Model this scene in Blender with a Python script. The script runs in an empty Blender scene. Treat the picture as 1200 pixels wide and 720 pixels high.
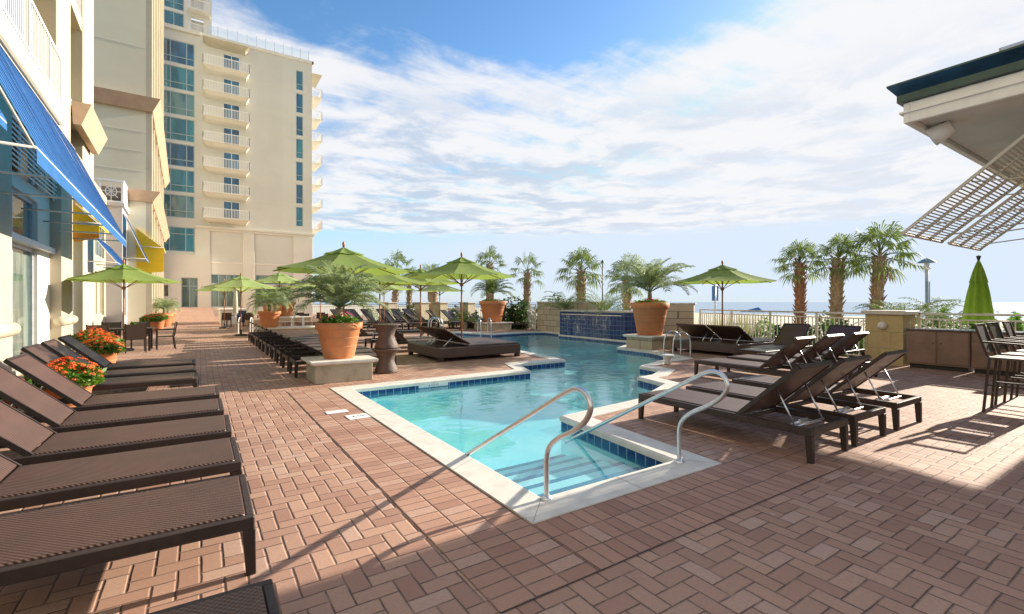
import bpy, math, random
from mathutils import Vector, Matrix, noise
from mathutils.geometry import tessellate_polygon
R = math.radians
PI = math.pi
rnd = random.Random(7)
sc = bpy.context.scene
COL = sc.collection

# ------------------------------------------------------------------ camera, sky, sun, exposure
YAW = math.atan(365 / 554)                      # camera heading, clockwise from +Y (the pool's long axis)
cam = bpy.data.cameras.new('camera')
cam.sensor_width = 36; cam.lens = 36 * 554 / 1200; cam.shift_y = -0.005
cam.clip_start = 0.05; cam.clip_end = 20000
camo = bpy.data.objects.new('camera', cam); COL.objects.link(camo)
camo.location = (0, 0, 1.6); camo.rotation_euler = (R(90), 0, -YAW)
sc.camera = camo

SUN_AZ = R(90.4)      # clockwise from +Y
SUN_EL = R(20.0)
sd = Vector((math.sin(SUN_AZ) * math.cos(SUN_EL), math.cos(SUN_AZ) * math.cos(SUN_EL), math.sin(SUN_EL)))
sl = bpy.data.lights.new('sun', 'SUN'); sl.energy = 5.0; sl.angle = R(0.5); sl.color = (1.0, 0.89, 0.74)
so = bpy.data.objects.new('sun', sl); COL.objects.link(so)
so.rotation_euler = sd.to_track_quat('Z', 'Y').to_euler(); so.location = (40, 0, 30)

world = bpy.data.worlds.new('World'); sc.world = world; world.use_nodes = True


class NT:
    """small node helper"""
    def __init__(s, tree): s.t = tree; s.n = tree.nodes; s.l = tree.links
    def new(s, kind, **kw):
        n = s.n.new(kind)
        for k, v in kw.items(): setattr(n, k, v)
        return n
    def set(s, sock, v):
        if isinstance(v, (int, float)): sock.default_value = v
        elif isinstance(v, (tuple, list)): sock.default_value = v if len(v) == len(sock.default_value) else tuple(v) + (1,)
        else: s.l.new(v, sock)
    def m(s, op, a, b=None, c=None, clamp=False):
        n = s.new('ShaderNodeMath', operation=op, use_clamp=clamp)
        for i, v in enumerate((a, b, c)):
            if v is not None: s.set(n.inputs[i], v)
        return n.outputs[0]
    def ramp(s, v, a, b, o0=0.0, o1=1.0):
        n = s.new('ShaderNodeMapRange', interpolation_type='SMOOTHSTEP')
        s.set(n.inputs[0], v)
        n.inputs[1].default_value = a; n.inputs[2].default_value = b
        n.inputs[3].default_value = o0; n.inputs[4].default_value = o1
        return n.outputs[0]
    def mix(s, f, a, b, mode='MIX'):
        n = s.new('ShaderNodeMix', data_type='RGBA', blend_type=mode)
        s.set(n.inputs[0], f); s.set(n.inputs[6], a); s.set(n.inputs[7], b)
        return n.outputs[2]
    def noise(s, vec, scale, detail=4, rough=0.55, dist=0.0, out=0):
        n = s.new('ShaderNodeTexNoise')
        n.inputs['Scale'].default_value = scale; n.inputs['Detail'].default_value = detail
        n.inputs['Roughness'].default_value = rough; n.inputs['Distortion'].default_value = dist
        if vec is not None: s.l.new(vec, n.inputs['Vector'])
        return n.outputs[out]


w = NT(world.node_tree); w.n.clear()
wo = w.new('ShaderNodeOutputWorld'); bg = w.new('ShaderNodeBackground'); w.l.new(bg.outputs[0], wo.inputs[0])
sky = w.new('ShaderNodeTexSky'); sky.sky_type = 'NISHITA'; sky.sun_disc = False
sky.sun_elevation = SUN_EL; sky.sun_rotation = SUN_AZ
sky.air_density = 1.0; sky.dust_density = 0.6; sky.ozone_density = 2.0
bg.inputs[1].default_value = 0.088
tc = w.new('ShaderNodeTexCoord')
sx = w.new('ShaderNodeSeparateXYZ'); w.l.new(tc.outputs['Generated'], sx.inputs[0])
zz = w.m('MAXIMUM', sx.outputs[2], 0.02)
qx = w.m('DIVIDE', sx.outputs[0], zz); qy = w.m('DIVIDE', sx.outputs[1], zz)
cq = w.new('ShaderNodeCombineXYZ'); w.l.new(qx, cq.inputs[0]); w.l.new(qy, cq.inputs[1])
rad = w.m('SQRT', w.m('ADD', w.m('MULTIPLY', qx, qx), w.m('MULTIPLY', qy, qy)))
# direction of the view axis on the cloud layer, to lean the cloud edge
lean = w.m('DIVIDE', w.m('SUBTRACT', w.m('MULTIPLY', qx, math.cos(YAW)), w.m('MULTIPLY', qy, math.sin(YAW))), rad)
nb = w.noise(cq.outputs[0], 0.55, 3, 0.5, 0.3)
nf = w.noise(cq.outputs[0], 2.6, 9, 0.62, 0.35)
mp = w.new('ShaderNodeMapping'); mp.inputs['Rotation'].default_value = (0, 0, R(35)); mp.inputs['Scale'].default_value = (0.55, 2.4, 1)
w.l.new(cq.outputs[0], mp.inputs[0])
ns = w.noise(mp.outputs[0], 1.5, 6, 0.6, 0.4)
edge = w.m('ADD', rad, w.m('MULTIPLY', w.m('SUBTRACT', nb, 0.5), 1.9))
edge = w.m('ADD', edge, w.m('MULTIPLY', w.m('MULTIPLY', lean, lean), 1.25))
edge = w.m('ADD', edge, w.m('MULTIPLY', w.m('MAXIMUM', w.m('SUBTRACT', lean, 0.28), 0.0), 0.9))
cov = w.ramp(edge, 1.6, 2.5)
cov = w.m('MULTIPLY', cov, w.ramp(w.m('ADD', rad, w.m('MULTIPLY', w.m('SUBTRACT', ns, 0.5), 3.0)), 6.2, 8.2, 1.0, 0.0))
tex = w.m('ADD', w.m('MULTIPLY', nf, 0.65), w.m('MULTIPLY', ns, 0.55))
dens = w.m('ADD', tex, w.m('MULTIPLY', cov, 0.45))
cl = w.m('MULTIPLY', w.ramp(dens, 0.76, 1.08), w.ramp(cov, 0.0, 0.25))
shade = w.ramp(w.noise(cq.outputs[0], 1.5, 9, 0.62, 0.3), 0.44, 0.60)
shade = w.m('MULTIPLY', shade, w.ramp(rad, 2.0, 2.9))
shade = w.m('MULTIPLY', shade, w.ramp(lean, 0.6, -0.2, 0.45, 1.0))
ccol = w.mix(shade, (5.0, 5.0, 5.1, 1), (3.1, 3.6, 4.4, 1))
hue = w.new('ShaderNodeHueSaturation'); hue.inputs['Saturation'].default_value = 1.22; hue.inputs['Value'].default_value = 1.3
w.l.new(sky.outputs[0], hue.inputs['Color'])
hz = w.ramp(rad, 4.0, 14.0, 0.0, 0.75)
skyc = w.mix(1.0, w.mix(hz, hue.outputs[0], (3.1, 3.9, 5.1, 1)), (3.9, 4.5, 5.3, 1), 'DARKEN')
w.l.new(w.mix(w.m('MULTIPLY', cl, 0.96), skyc, ccol), bg.inputs[0])

sc.view_settings.view_transform = 'Standard'; sc.view_settings.look = 'None'
sc.view_settings.gamma = 1.0; sc.view_settings.use_curve_mapping = False
sc.view_settings.exposure = 1.10
sc.cycles.max_bounces = 8; sc.cycles.transparent_max_bounces = 16
sc.cycles.caustics_reflective = False; sc.cycles.caustics_refractive = False


# ------------------------------------------------------------------ materials
def mat(name):
    m = bpy.data.materials.new(name); m.use_nodes = True
    n = NT(m.node_tree)
    p = m.node_tree.nodes['Principled BSDF']
    return m, n, p


def pm(name, c1, c2=None, scale=6.0, rough=0.6, bump=0.0, bscale=40.0, metal=0.0, spec=0.5, lo=0.35, hi=0.65, sub=None):
    m, n, p = mat(name)
    co = n.new('ShaderNodeTexCoord').outputs['Object']
    c2 = c2 or tuple(min(1, x * 0.8) for x in c1)
    f = n.ramp(n.noise(co, scale, 6, 0.6), lo, hi)
    n.l.new(n.mix(f, (*c1, 1), (*c2, 1)), p.inputs['Base Color'])
    rr = n.ramp(n.noise(co, scale * 2.3, 3), 0.3, 0.7, max(0.02, rough - 0.06), min(1, rough + 0.06))
    n.l.new(rr, p.inputs['Roughness'])
    p.inputs['Metallic'].default_value = metal
    p.inputs['Specular IOR Level'].default_value = spec
    if bump:
        b = n.new('ShaderNodeBump'); b.inputs['Strength'].default_value = bump; b.inputs['Distance'].default_value = 0.01
        n.l.new(n.noise(co, bscale, 4, 0.6), b.inputs['Height']); n.l.new(b.outputs[0], p.inputs['Normal'])
    return m


def paver(name, kind, wa=0.115, la=0.23, tint=(1, 1, 1), ox=0.0, oy=0.0):
    m, n, p = mat(name)
    co = n.new('ShaderNodeTexCoord').outputs['Object']
    s = n.new('ShaderNodeSeparateXYZ'); n.l.new(co, s.inputs[0])
    # slight wobble so joints are not ruler straight
    wob = n.noise(co, 3.0, 2, out=1)
    sw = n.new('ShaderNodeSeparateXYZ'); n.l.new(wob, sw.inputs[0])
    x = n.m('ADD', n.m('SUBTRACT', s.outputs[0], ox), n.m('MULTIPLY', n.m('SUBTRACT', sw.outputs[0], 0.5), 0.014))
    y = n.m('ADD', n.m('SUBTRACT', s.outputs[1], oy), n.m('MULTIPLY', n.m('SUBTRACT', sw.outputs[1], 0.5), 0.02))
    if kind == 'herring':
        u = n.m('DIVIDE', x, wa); v = n.m('DIVIDE', y, wa)
        i = n.m('FLOOR', u); j = n.m('FLOOR', v)
        fu = n.m('SUBTRACT', u, i); fv = n.m('SUBTRACT', v, j)
        t = n.m('SUBTRACT', i, j)
        k = n.m('SUBTRACT', t, n.m('MULTIPLY', 4, n.m('FLOOR', n.m('DIVIDE', n.m('ADD', t, 0.01), 4))))
        isH = n.m('LESS_THAN', k, 1.5); isV = n.m('SUBTRACT', 1, isH)
        plus = n.m('COMPARE', k, 1.5, 0.75)
        a = n.m('ADD', plus, n.m('ADD', n.m('MULTIPLY', isH, fu), n.m('MULTIPLY', isV, fv)))
        b = n.m('ADD', n.m('MULTIPLY', isH, fv), n.m('MULTIPLY', isV, fu))
        e = n.m('MINIMUM', n.m('MINIMUM', a, n.m('SUBTRACT', 2, a)), n.m('MINIMUM', b, n.m('SUBTRACT', 1, b)))
        e = n.m('MULTIPLY', e, wa)
        ix = n.m('SUBTRACT', i, n.m('MULTIPLY', isH, plus)); iy = n.m('SUBTRACT', j, n.m('MULTIPLY', isV, plus))
    else:
        a, b = (la, wa) if kind == 'x' else (wa, la)      # brick length along x or along y
        u = n.m('DIVIDE', x, a); v = n.m('DIVIDE', y, b)
        ix = n.m('FLOOR', u); iy = n.m('FLOOR', v)
        fu = n.m('SUBTRACT', u, ix); fv = n.m('SUBTRACT', v, iy)
        e = n.m('MINIMUM', n.m('MULTIPLY', n.m('MINIMUM', fu, n.m('SUBTRACT', 1, fu)), a),
                n.m('MULTIPLY', n.m('MINIMUM', fv, n.m('SUBTRACT', 1, fv)), b))
    cid = n.new('ShaderNodeCombineXYZ'); n.l.new(ix, cid.inputs[0]); n.l.new(iy, cid.inputs[1])
    wn = n.new('ShaderNodeTexWhiteNoise'); n.l.new(cid.outputs[0], wn.inputs[0])
    f1 = wn.outputs[0]
    big = n.ramp(n.noise(co, 0.5, 4), 0.35, 0.65)
    c = n.mix(f1, (.33 * tint[0], .17 * tint[1], .112 * tint[2], 1), (.52 * tint[0], .315 * tint[1], .212 * tint[2], 1))
    c = n.mix(n.m('MULTIPLY', n.ramp(wn.outputs[0], 0.82, 0.97), 0.25), c, (.46, .37, .33, 1))
    c = n.mix(n.m('MULTIPLY', big, 0.22), c, (.50, .35, .27, 1))
    fine = n.ramp(n.noise(co, 45, 5, 0.7), 0.32, 0.62)
    c = n.mix(n.m('MULTIPLY', fine, 0.35), c, (.30, .18, .14, 1))
    st = n.ramp(n.noise(co, 1.7, 6, 0.7), 0.60, 0.72)
    c = n.mix(n.m('MULTIPLY', st, 0.40), c, (.20, .125, .10, 1))
    sp = n.ramp(n.noise(co, 14, 3, .5), .70, .76)
    c = n.mix(n.m('MULTIPLY', sp, .35), c, (.62, .52, .45, 1))
    joint = n.ramp(n.m('ADD', e, n.m('MULTIPLY', n.m('SUBTRACT', n.noise(co, 30, 3), 0.5), 0.006)), 0.0022, 0.0072, 1.0, 0.0)
    c = n.mix(n.m('MULTIPLY', joint, n.ramp(n.noise(co, 5, 3), .3, .6, .45, 1.0)), c, (.10, .062, .048, 1))
    n.l.new(c, p.inputs['Base Color'])
    p.inputs['Roughness'].default_value = 0.78
    h = n.m('ADD', n.m('ADD', n.ramp(e, 0.001, 0.012), n.m('MULTIPLY', n.noise(co, 60, 4), 0.25)), n.m('MULTIPLY', f1, 0.25))
    bp = n.new('ShaderNodeBump'); bp.inputs['Strength'].default_value = 0.75; bp.inputs['Distance'].default_value = 0.006
    n.l.new(h, bp.inputs['Height']); n.l.new(bp.outputs[0], p.inputs['Normal'])
    return m


def tile_mat(name, c1, c2, size, grout, rough=0.15, gw=0.006, uv=False, var=1.0, zdir=True):
    """square tiles; coordinates (u,v) from the UV map, or (x+y, z) of the object"""
    m, n, p = mat(name)
    tcn = n.new('ShaderNodeTexCoord')
    s = n.new('ShaderNodeSeparateXYZ'); n.l.new(tcn.outputs['UV'] if uv else tcn.outputs['Object'], s.inputs[0])
    if uv: a, b = s.outputs[0], s.outputs[1]
    else:
        a = n.m('ADD', s.outputs[0], s.outputs[1]); b = s.outputs[2]
    sa, sb = size
    u = n.m('DIVIDE', a, sa); v = n.m('DIVIDE', b, sb)
    if not uv or True:
        pass
    iy = n.m('FLOOR', v)
    if var > 1.5: u = n.m('ADD', u, n.m('MULTIPLY', iy, 0.5))
    ix = n.m('FLOOR', u)
    fu = n.m('SUBTRACT', u, ix); fv = n.m('SUBTRACT', v, iy)
    e = n.m('MINIMUM', n.m('MULTIPLY', n.m('MINIMUM', fu, n.m('SUBTRACT', 1, fu)), sa),
            n.m('MULTIPLY', n.m('MINIMUM', fv, n.m('SUBTRACT', 1, fv)), sb))
    cid = n.new('ShaderNodeCombineXYZ'); n.l.new(ix, cid.inputs[0]); n.l.new(iy, cid.inputs[1])
    wn = n.new('ShaderNodeTexWhiteNoise'); n.l.new(cid.outputs[0], wn.inputs[0])
    c = n.mix(wn.outputs[0], (*c1, 1), (*c2, 1))
    c = n.mix(n.m('MULTIPLY', n.ramp(n.noise(tcn.outputs['Object'], 9, 6, .65), .35, .7), .3), c, tuple(x * .6 for x in c1) + (1,))
    g = n.ramp(e, gw * 0.5, gw, 1.0, 0.0)
    n.l.new(n.mix(g, c, (*grout, 1)), p.inputs['Base Color'])
    p.inputs['Roughness'].default_value = rough
    bp = n.new('ShaderNodeBump'); bp.inputs['Strength'].default_value = 0.5; bp.inputs['Distance'].default_value = 0.008
    n.l.new(n.m('ADD', n.ramp(e, 0, gw * 2), n.m('MULTIPLY', n.noise(tcn.outputs['Object'], 30, 4), .3)), bp.inputs['Height'])
    n.l.new(bp.outputs[0], p.inputs['Normal'])
    return m


M = {}
M['paver'] = paver('brick_paver_herringbone', 'herring')
M['paver_x'] = paver('brick_paver_soldier_x', 'x', tint=(.97, .92, .9), ox=1.285, oy=2.06)
M['paver_y'] = paver('brick_paver_soldier_y', 'y', tint=(.97, .9, .88), ox=1.99, oy=2.06)
M['coping'] = pm('cast_coping', (.74, .70, .62), (.60, .56, .49), 5, .55, .25, 60, lo=.3, hi=.75)
M['joint'] = pm('dark_joint', (.06, .045, .04), None, 6, .9)
M['plaster'] = pm('pool_plaster', (.54, .88, .91), (.47, .85, .89), 1.5, .6)
M['step_white'] = pm('step_plaster', (.86, .92, .92), (.80, .88, .89), 3, .5)
M['step_edge'] = pm('step_edge_tile', (.03, .12, .30), (.02, .07, .22), 12, .3)
M['tile'] = tile_mat('blue_pool_tile', (.012, .045, .17), (.03, .10, .30), (.15, .15), (.35, .42, .48), .12, .007, uv=True)
M['tile_w'] = tile_mat('blue_fountain_tile', (.010, .032, .13), (.022, .065, .20), (.2, .2), (.09, .18, .28), .10, .010)
M['stone'] = tile_mat('split_stone_block', (.50, .44, .32), (.40, .34, .24), (.62, .3), (.16, .13, .10), .85, .016, var=2.0)
M['stone_cap'] = pm('stone_cap', (.52, .48, .40), (.40, .37, .31), 6, .75, .3, 50)
M['plinth'] = pm('plinth_stucco', (.47, .42, .31), (.30, .27, .19), 4, .85, .5, 45, lo=.4, hi=.8)
M['terra'] = pm('terracotta', (.60, .22, .085), (.46, .19, .095), 7, .75, .3, 60, lo=.42, hi=.72)
M['soil'] = pm('soil', (.05, .03, .02), (.03, .02, .012), 30, .95, .5)
M['espresso'] = pm('espresso_frame', (.042, .026, .020), (.030, .018, .014), 9, .55)
M['steel'] = pm('brushed_steel', (.70, .72, .75), (.62, .64, .67), 12, .34, metal=1.0)
M['white'] = pm('white_paint', (.82, .81, .79), (.76, .75, .73), 6, .5)
M['cream_rail'] = pm('cream_rail_paint', (.80, .78, .70), (.72, .70, .62), 6, .5)
M['wood'] = pm('umbrella_wood', (.40, .17, .07), (.28, .11, .045), 14, .5)
M['dark'] = pm('dark_metal', (.03, .03, .03), (.02, .02, .02), 10, .5)
M['cream'] = pm('cream_stucco', (.47, .415, .31), (.42, .37, .275), .8, .85, .2, 30)
M['cream2'] = pm('pale_stucco', (.51, .46, .355), (.46, .415, .315), .8, .85, .2, 30)
M['beige'] = pm('beige_stucco', (.70, .67, .52), (.66, .62, .47), .35, .85, .15, 20)
M['tower'] = pm('tower_stucco', (.66, .635, .56), (.60, .575, .50), .18, .85, .1, 8)
M['tower_lt'] = pm('tower_light_stucco', (.73, .69, .60), (.67, .63, .54), .25, .85, .1, 8)
M['band'] = pm('peach_cornice', (.54, .38, .26), (.47, .33, .22), 2, .8)
M['ochre'] = pm('ochre_wall', (.46, .38, .19), (.42, .34, .17), 1, .85)
M['blind'] = pm('window_blind', (.46, .43, .30), (.40, .37, .26), 1.0, .6)
M['alu'] = pm('pale_aluminium', (.60, .62, .66), (.50, .52, .56), 6, .4, metal=.3)
M['teal_frame'] = pm('teal_frame', (.36, .47, .48), (.30, .40, .42), 4, .45)
M['roof_green'] = pm('green_metal_roof', (.035, .075, .065), (.025, .055, .05), 3, .35, metal=.2)
M['roof_blue_reflect'] = pm('glossy_metal_roof_sheet', (.03, .10, .19), (.02, .06, .12), 2, .15, metal=.7)  # dark green metal, with its blue reflection put into the base colour
M['soffit'] = pm('soffit_paint', (.74, .73, .70), (.68, .67, .64), 2, .7)
M['shutter'] = pm('shutter_paint', (.60, .58, .53), (.54, .52, .47), 3, .6)
M['cabinet'] = pm('brown_cabinet', (.29, .19, .14), (.23, .15, .11), 3, .42)
M['counter'] = pm('stone_counter', (.16, .14, .13), (.10, .09, .085), 30, .2)
M['sand'] = pm('sand', (.56, .50, .38), (.46, .42, .30), .15, .95)
M['trunk'] = pm('palm_trunk', (.27, .19, .125), (.42, .32, .22), 9, .9, .8, 25)
M['trunk_red'] = pm('palm_trunk_reddish', (.40, .19, .11), (.28, .15, .09), 9, .9, .8, 25)
M['lav'] = pm('pale_grey_stucco', (.52, .50, .50), (.47, .45, .46), 1, .8)
M['banner'] = pm('blue_banner', (.05, .17, .40), (.04, .13, .33), 3, .7)
M['slate'] = pm('slate_banner', (.16, .25, .31), (.12, .20, .26), 3, .7)
M['mark'] = pm('marker_ink', (.03, .04, .05), None, 6, .6)
M['redcloth'] = pm('red_towel', (.55, .06, .08), (.45, .05, .07), 5, .9)
M['grey_deck'] = pm('smooth_wicker_grey', (.10, .09, .09), (.07, .065, .065), 20, .5)


def weave(name, c1, c2, k=150.0, rough=.42):
    m, n, p = mat(name)
    co = n.new('ShaderNodeTexCoord').outputs['Object']
    s = n.new('ShaderNodeSeparateXYZ'); n.l.new(co, s.inputs[0])
    zc = n.m('ADD', s.outputs[0], s.outputs[2])
    a = n.m('SINE', n.m('MULTIPLY', zc, k)); b = n.m('SINE', n.m('MULTIPLY', s.outputs[1], k))
    ab = n.m('MULTIPLY', a, b)
    f = n.ramp(ab, -.5, .5)
    big = n.ramp(n.noise(co, 3, 4), .3, .7)
    c = n.mix(f, (*c1, 1), (*c2, 1)); c = n.mix(n.m('MULTIPLY', big, .35), c, (c2[0] * 1.3, c2[1] * 1.15, c2[2] * 1.1, 1))
    oi = n.new('ShaderNodeObjectInfo')
    c = n.mix(n.m('MULTIPLY', oi.outputs['Random'], .45), c, (c2[0] * .62, c2[1] * .6, c2[2] * .62, 1))
    n.l.new(c, p.inputs['Base Color']); p.inputs['Roughness'].default_value = rough
    bp = n.new('ShaderNodeBump'); bp.inputs['Strength'].default_value = .6; bp.inputs['Distance'].default_value = .004
    n.l.new(ab, bp.inputs['Height']); n.l.new(bp.outputs[0], p.inputs['Normal'])
    return m


M['resin'] = weave('hourglass_resin_wicker', (.07, .045, .035), (.12, .08, .062), 160, .6)
M['wicker'] = weave('brown_wicker', (.038, .020, .014), (.118, .063, .045), 215)
M['wicker_d'] = weave('daybed_wicker', (.040, .027, .022), (.095, .064, .050), 110)


def thin(name, c, t=.35, rough=.7, var=.25, sc_=4):
    """cloth or leaf: diffuse plus light coming through"""
    m, n, p = mat(name)
    co = n.new('ShaderNodeTexCoord').outputs['Object']
    f = n.ramp(n.noise(co, sc_, 4), .3, .7)
    cc = n.mix(f, (*c, 1), (c[0] * (1 - var), c[1] * (1 - var * .8), c[2] * (1 - var), 1))
    n.l.new(cc, p.inputs['Base Color']); p.inputs['Roughness'].default_value = rough
    tr = n.new('ShaderNodeBsdfTranslucent'); n.l.new(n.mix(.5, cc, (c[0] * 1.6, c[1] * 1.6, c[2] * .9, 1)), tr.inputs[0])
    mx = n.new('ShaderNodeMixShader'); mx.inputs[0].default_value = t
    n.l.new(p.outputs[0], mx.inputs[1]); n.l.new(tr.outputs[0], mx.inputs[2])
    out = [q for q in m.node_tree.nodes if q.type == 'OUTPUT_MATERIAL'][0]
    n.l.new(mx.outputs[0], out.inputs[0])
    return m


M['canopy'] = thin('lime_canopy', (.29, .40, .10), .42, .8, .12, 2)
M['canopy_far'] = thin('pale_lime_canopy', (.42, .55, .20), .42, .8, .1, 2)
M['blue'] = thin('blue_awning', (.04, .19, .52), .38, .75, .18, 2)
M['blue_seam'] = thin('blue_awning_seam', (.02, .10, .34), .2, .75, .1, 2)
M['yellow'] = thin('yellow_awning', (.80, .60, .03), .35, .75, .1, 2)
M['orange'] = thin('orange_valance', (.75, .33, .03), .3, .75, .1, 2)
M['leaf'] = thin('palm_leaf', (.17, .235, .065), .3, .65, .45, 3)
M['leaf_blue'] = thin('pindo_leaf', (.30, .36, .21), .35, .5, .35, 3)
M['leaf_dark'] = thin('shrub_leaf', (.06, .12, .028), .25, .5, .5, 2)
M['leaf_yel'] = thin('dry_grass_leaf', (.28, .27, .07), .35, .6, .4, 3)
M['leaf_brt'] = thin('bright_leaf', (.12, .25, .03), .35, .5, .4, 6)
M['flower_o'] = thin('orange_petal', (.82, .13, .012), .25, .6, .3, 20)
M['flower_p'] = thin('pink_petal', (.75, .03, .22), .25, .6, .2, 20)
M['flower_r'] = thin('red_petal', (.65, .05, .04), .25, .6, .2, 20)
M['umb_close'] = thin('closed_lime_canvas', (.24, .42, .035), .15, .8, .25, 5)


def glass_panel(name, c1, c2, sc_=.4):
    m, n, p = mat(name)
    co = n.new('ShaderNodeTexCoord').outputs['Object']
    s = n.new('ShaderNodeMapping'); s.inputs['Scale'].default_value = (3, 3, .6); n.l.new(co, s.inputs[0])
    f = n.ramp(n.noise(s.outputs[0], sc_, 4), .4, .6)
    n.l.new(n.mix(f, (*c1, 1), (*c2, 1)), p.inputs['Base Color'])
    p.inputs['Roughness'].default_value = .06; p.inputs['Specular IOR Level'].default_value = .9
    return m


M['glass'] = glass_panel('teal_glass', (.012, .13, .19), (.03, .22, .27))
M['glass_b'] = glass_panel('blue_glass', (.02, .14, .26), (.01, .06, .12))
M['glass_c'] = glass_panel('curtained_glass', (.13, .26, .26), (.04, .14, .17))
M['glass_dk'] = glass_panel('dark_storefront_glass', (.07, .11, .10), (.20, .25, .21), .6)
m_, n_, p_ = mat('clear_balustrade_glass')
tr_ = n_.new('ShaderNodeBsdfTransparent'); tr_.inputs[0].default_value = (.86, .93, .95, 1)
gl_ = n_.new('ShaderNodeBsdfGlossy'); gl_.inputs['Roughness'].default_value = .05
mx_ = n_.new('ShaderNodeMixShader'); mx_.inputs[0].default_value = .18
n_.l.new(tr_.outputs[0], mx_.inputs[1]); n_.l.new(gl_.outputs[0], mx_.inputs[2])
n_.l.new(mx_.outputs[0], [q for q in m_.node_tree.nodes if q.type == 'OUTPUT_MATERIAL'][0].inputs[0])
M['clear'] = m_


def water_mat(name, tint, bs, bscale, dist=.02):
    m, n, p = mat(name)
    co = n.new('ShaderNodeTexCoord').outputs['Object']
    bp = n.new('ShaderNodeBump'); bp.inputs['Strength'].default_value = bs; bp.inputs['Distance'].default_value = dist
    h = n.m('ADD', n.noise(co, bscale, 3, .5, .6), n.m('MULTIPLY', n.noise(co, bscale * .33, 2, .5, .3), 1.2))
    # calmer in the entry basin, livelier towards the fountain
    s = n.new('ShaderNodeSeparateXYZ'); n.l.new(co, s.inputs[0])
    amp = n.ramp(s.outputs[1], 4.5, 12.0, .06, 1.0)
    n.l.new(n.m('MULTIPLY', h, amp), bp.inputs['Height'])
    # Schlick reflectance, the same from above and from below
    geo = n.new('ShaderNodeNewGeometry'); dt = n.new('ShaderNodeVectorMath', operation='DOT_PRODUCT')
    n.l.new(geo.outputs['Incoming'], dt.inputs[0]); n.l.new(bp.outputs[0], dt.inputs[1])
    ct = n.m('SUBTRACT', 1.0, n.m('MINIMUM', n.m('ABSOLUTE', dt.outputs['Value']), 1.0))
    fres = n.m('ADD', .03, n.m('MULTIPLY', .97, n.m('POWER', ct, 4.2)), clamp=True)
    g = n.new('ShaderNodeBsdfGlossy'); g.inputs['Roughness'].default_value = .015; n.l.new(bp.outputs[0], g.inputs['Normal'])
    t = n.new('ShaderNodeBsdfTransparent'); t.inputs[0].default_value = (*tint, 1)
    mx = n.new('ShaderNodeMixShader'); n.l.new(fres, mx.inputs[0])
    # the water body itself scatters some light back, greener over the shallows
    df = n.new('ShaderNodeBsdfDiffuse'); n.l.new(n.mix(n.ramp(s.outputs[1], 6, 15), (.12, .66, .70, 1), (.01, .40, .55, 1)), df.inputs[0])
    body = n.new('ShaderNodeMixShader'); body.inputs[0].default_value = .17
    n.l.new(t.outputs[0], body.inputs[1]); n.l.new(df.outputs[0], body.inputs[2])
    n.l.new(body.outputs[0], mx.inputs[1]); n.l.new(g.outputs[0], mx.inputs[2])
    n.l.new(mx.outputs[0], [q for q in m.node_tree.nodes if q.type == 'OUTPUT_MATERIAL'][0].inputs[0])
    return m


M['water'] = water_mat('pool_water', (.66, .92, .96), .6, 3.4, .045)
m_, n_, p_ = mat('sea_water')
p_.inputs['Base Color'].default_value = (.16, .27, .38, 1); p_.inputs['Roughness'].default_value = .25
co_ = n_.new('ShaderNodeTexCoord').outputs['Object']
b_ = n_.new('ShaderNodeBump'); b_.inputs['Strength'].default_value = .6; b_.inputs['Distance'].default_value = .3
n_.l.new(n_.noise(co_, .12, 5), b_.inputs['Height']); n_.l.new(b_.outputs[0], p_.inputs['Normal'])
M['sea'] = m_
m_, n_, p_ = mat('falling_water')
tr_ = n_.new('ShaderNodeBsdfTransparent'); gl_ = n_.new('ShaderNodeBsdfGlossy'); gl_.inputs['Roughness'].default_value = .3
gl_.inputs[0].default_value = (.8, .9, .95, 1)
co_ = n_.new('ShaderNodeTexCoord').outputs['Object']; mp_ = n_.new('ShaderNodeMapping'); mp_.inputs['Scale'].default_value = (4, 4, .5)
n_.l.new(co_, mp_.inputs[0]); mx_ = n_.new('ShaderNodeMixShader')
n_.l.new(n_.ramp(n_.noise(mp_.outputs[0], 2.5, 5), .5, .75, .02, .32), mx_.inputs[0])
n_.l.new(tr_.outputs[0], mx_.inputs[1]); n_.l.new(gl_.outputs[0], mx_.inputs[2])
n_.l.new(mx_.outputs[0], [q for q in m_.node_tree.nodes if q.type == 'OUTPUT_MATERIAL'][0].inputs[0])
M['fall'] = m_


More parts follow.
